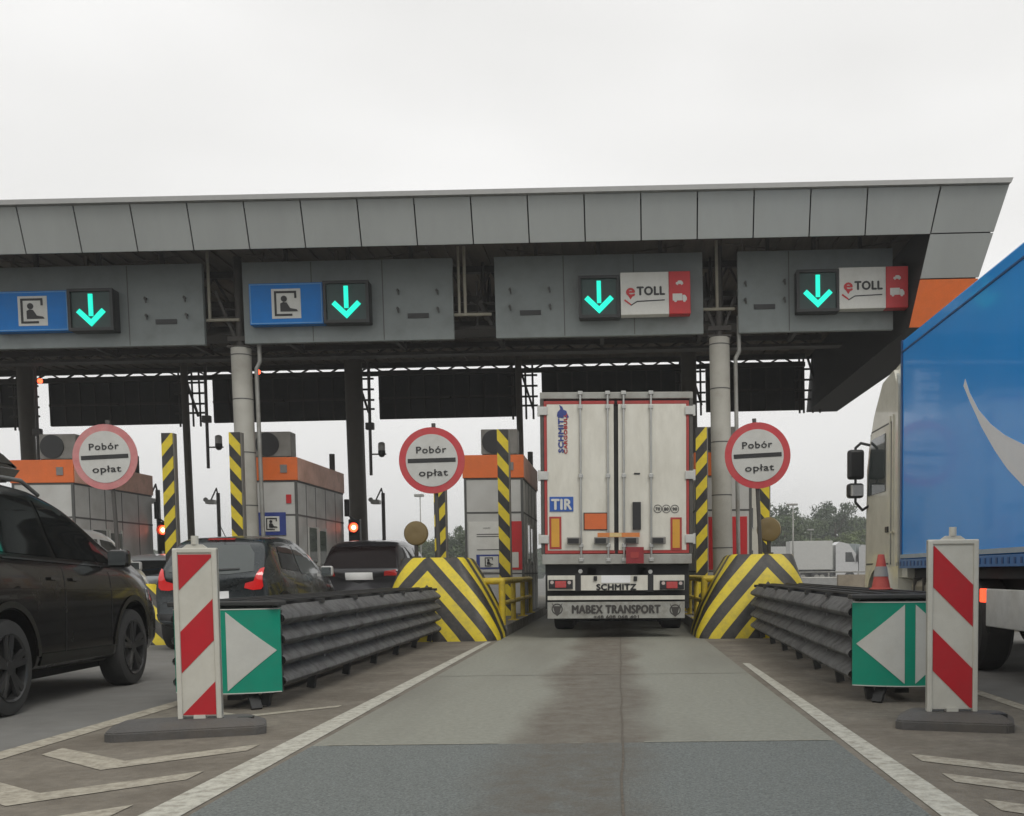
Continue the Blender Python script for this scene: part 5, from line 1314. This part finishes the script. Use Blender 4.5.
b = MB(); b.prism([(0, .45), (-.06, .52), (0, .6), (-.06, .68), (0, .75), (.02, .75), (.02, .45)], -6, 8, 'X'); b.build('beam', GALV, o)
for k in range(8):
    b = MB(); b.box(-6+k*2-.04, -6+k*2+.04, .03, .1, 0, .75); b.build('post', GALV, o)
# far office building glimpsed right of the column
o = empty('service_building', (ax(747, 60), 60, 0)); tag(o, 'pale low service building with a red roof edge, glimpsed right of the canopy column', 'building')
b = MB(); b.box(-2.4, .7, 0, 6, 0, 9.2*.98-.3); b.build('wall', M('beige_wall', (.4, .38, .32), .7, var=.05), o)
b = MB(); b.box(-2.5, .8, -.1, 6.1, 8.72, 9.1); b.build('roof_edge', M('roof_red', (.25, .08, .06), .6), o)
for z in (1.2, 3.6, 6.1):
    b = MB(); b.box(-.9, .35, -.02, .0-.001, z, z+1.1); w1 = b.build('window', GLASS, o)
    b = MB(); b.box(-.95, .4, -.05, -.021, z-.06, z); b.build('sill', CONG, w1)

# ------------------------------------------------------------------ trees
def leafmat(name, col):
    m = M(name, col, .7, var=.45, scale=.7); return m
LM = [leafmat('leaf_dark', (.045, .07, .03)), leafmat('leaf_mid', (.07, .1, .04)), leafmat('leaf_light', (.1, .13, .05))]
BARK = M('bark', (.08, .065, .05), .9, var=.2)
def crown_mesh(seed, h, rad, mat, lift=.22, nclump=55, nleaf=110):
    rnd = random.Random(seed); me = bpy.data.meshes.new('crown'); V = []; Fc = []
    for c in range(nclump):
        u = rnd.random(); z = h*(lift+(1-lift)*u); rr = rad*math.sin(math.pi*min(1, .15+.85*(1-u)**.8))**.7*rnd.uniform(.45, 1.05)
        a = rnd.uniform(0, 6.283); cx, cy = rr*math.cos(a), rr*math.sin(a); cr_ = rnd.uniform(.5, 1.15)*rad*.3
        for k in range(nleaf):
            d = Vector((rnd.gauss(0, 1), rnd.gauss(0, 1), rnd.gauss(0, .7))).normalized()*cr_*rnd.uniform(.55, 1.1)
            p = Vector((cx, cy, z))+d; s_ = rnd.uniform(.1, .22)
            t1 = Vector((rnd.uniform(-1, 1), rnd.uniform(-1, 1), rnd.uniform(-1, 1))).normalized(); t2 = t1.cross(Vector((rnd.uniform(-1, 1), rnd.uniform(-1, 1), rnd.uniform(-1, 1)))).normalized()
            i = len(V); V += [p-t1*s_, p+t2*s_*.6, p+t1*s_, p-t2*s_*.6]; Fc.append((i, i+1, i+2, i+3))
    me.from_pydata([tuple(v) for v in V], [], Fc); me.materials.append(mat); return me
def trunk(h, seed):
    rnd = random.Random(seed); b = MB(); b.cyl((0, 0, 0), (.1, 0, h*.75), .22, .07, n=10)
    for k in range(6):
        a = rnd.uniform(0, 6.28); z = h*rnd.uniform(.25, .6); L = h*.3; b.cyl((.04, 0, z), (L*math.cos(a)*.7, L*math.sin(a)*.7, z+L*.8), .08, .03, n=6)
    return b
proto = []
for i, (h, rad, mt) in enumerate(((9.5, 3.4, 0), (8, 3.2, 1), (10.5, 3.0, 0), (6.5, 2.8, 2))):
    proto.append((crown_mesh(i+3, h, rad, LM[mt]), h, i))
tmesh = {}
kinds = ['broad dark green tree', 'mid green bushy tree', 'tall dark green tree', 'short pale green tree']
spots = [(792, 140, 3, .9), (800, 150, 1, 1.0), (812, 145, 1, .95), (824, 155, 0, 1.05), (835, 150, 2, 1.0), (846, 160, 0, 1.0), (858, 150, 1, 1.0), (868, 160, 2, .85), (880, 155, 0, .9), (892, 165, 1, 1.0), (784, 130, 1, .95), (773, 140, 0, 1.0),
         (410, 120, 3, .7), (422, 118, 1, .55), (433, 120, 3, .75), (446, 118, 1, .62), (458, 112, 0, .55), (468, 116, 2, .6), (479, 110, 1, .75), (820, 120, 3, .7), (843, 122, 3, .75), (866, 118, 3, .8), (398, 130, 1, .6), (760, 130, 1, .9), (745, 130, 2, .8)]
names_at = {'r': 'beyond the lorries', 'l': 'behind left chevron block'}
seen = {}
ordn = ['first', 'second', 'third', 'fourth', 'fifth', 'sixth', 'seventh', 'eighth', 'ninth']
spots.sort()
for px, Y, k, sc_ in spots:
    me, h, _ = proto[k]; side = 'l' if px < 600 else 'r'
    seen[(k, side)] = seen.get((k, side), 0)+1; nn = seen[(k, side)]
    t = empty('tree', (ax(px, Y), Y, 0), random.uniform(0, 6)); t.scale = (sc_, sc_, sc_)
    tag(t, f'{kinds[k]} {names_at[side]}, {ordn[nn-1]} of its kind from left', 'tree', 'trees beyond the toll plaza')
    if k not in tmesh: tmesh[k] = trunk(h, k).build('trunk', BARK, t); tr_ = tmesh[k]
    else: tr_ = tmesh[k].copy(); COL.objects.link(tr_); tr_.parent = t
    c_ = bpy.data.objects.new('crown', me); COL.objects.link(c_); c_.parent = t
# distant wood
def wood(x0, x1, Y, h, seed):
    rnd = random.Random(seed); V = []; Fc = []
    x = x0
    while x < x1:
        hh = h*rnd.uniform(.6, 1.05); 
        for k in range(260):
            p = Vector((x+rnd.gauss(0, 2.2), Y+rnd.uniform(-3, 3), hh*rnd.random()**.7)); s_ = rnd.uniform(.25, .6)
            t1 = Vector((rnd.uniform(-1, 1), rnd.uniform(-.4, .4), rnd.uniform(-1, 1))).normalized(); t2 = t1.cross(Vector((0, 1, .3))).normalized()
            i = len(V); V += [p-t1*s_, p+t2*s_, p+t1*s_, p-t2*s_]; Fc.append((i, i+1, i+2, i+3))
        x += 2.4
    me = bpy.data.meshes.new('far_wood'); me.from_pydata([tuple(v) for v in V], [], Fc); me.materials.append(LM[0])
    o = bpy.data.objects.new('far_wood', me); COL.objects.link(o); tag(o, 'far-off low wood along the horizon', 'wood', kind='stuff')
wood(-150, 120, 240, 7, 5)
# haze over the distance
HZ = True
if HZ:
    b = MB(); b.box(-640, 640, -60, 950, -1, 30); m = bpy.data.materials.new('haze'); m.use_nodes = True; n = m.node_tree.nodes; l = m.node_tree.links
    n.remove(n['Principled BSDF']); v = n.new('ShaderNodeVolumePrincipled'); v.inputs['Density'].default_value = .0013; v.inputs['Color'].default_value = (.9, .92, .93, 1)
    l.new(v.outputs[0], n['Material Output'].inputs['Volume']); tag(b.build('haze', m), 'pale overcast haze over the whole place', 'haze', kind='stuff')
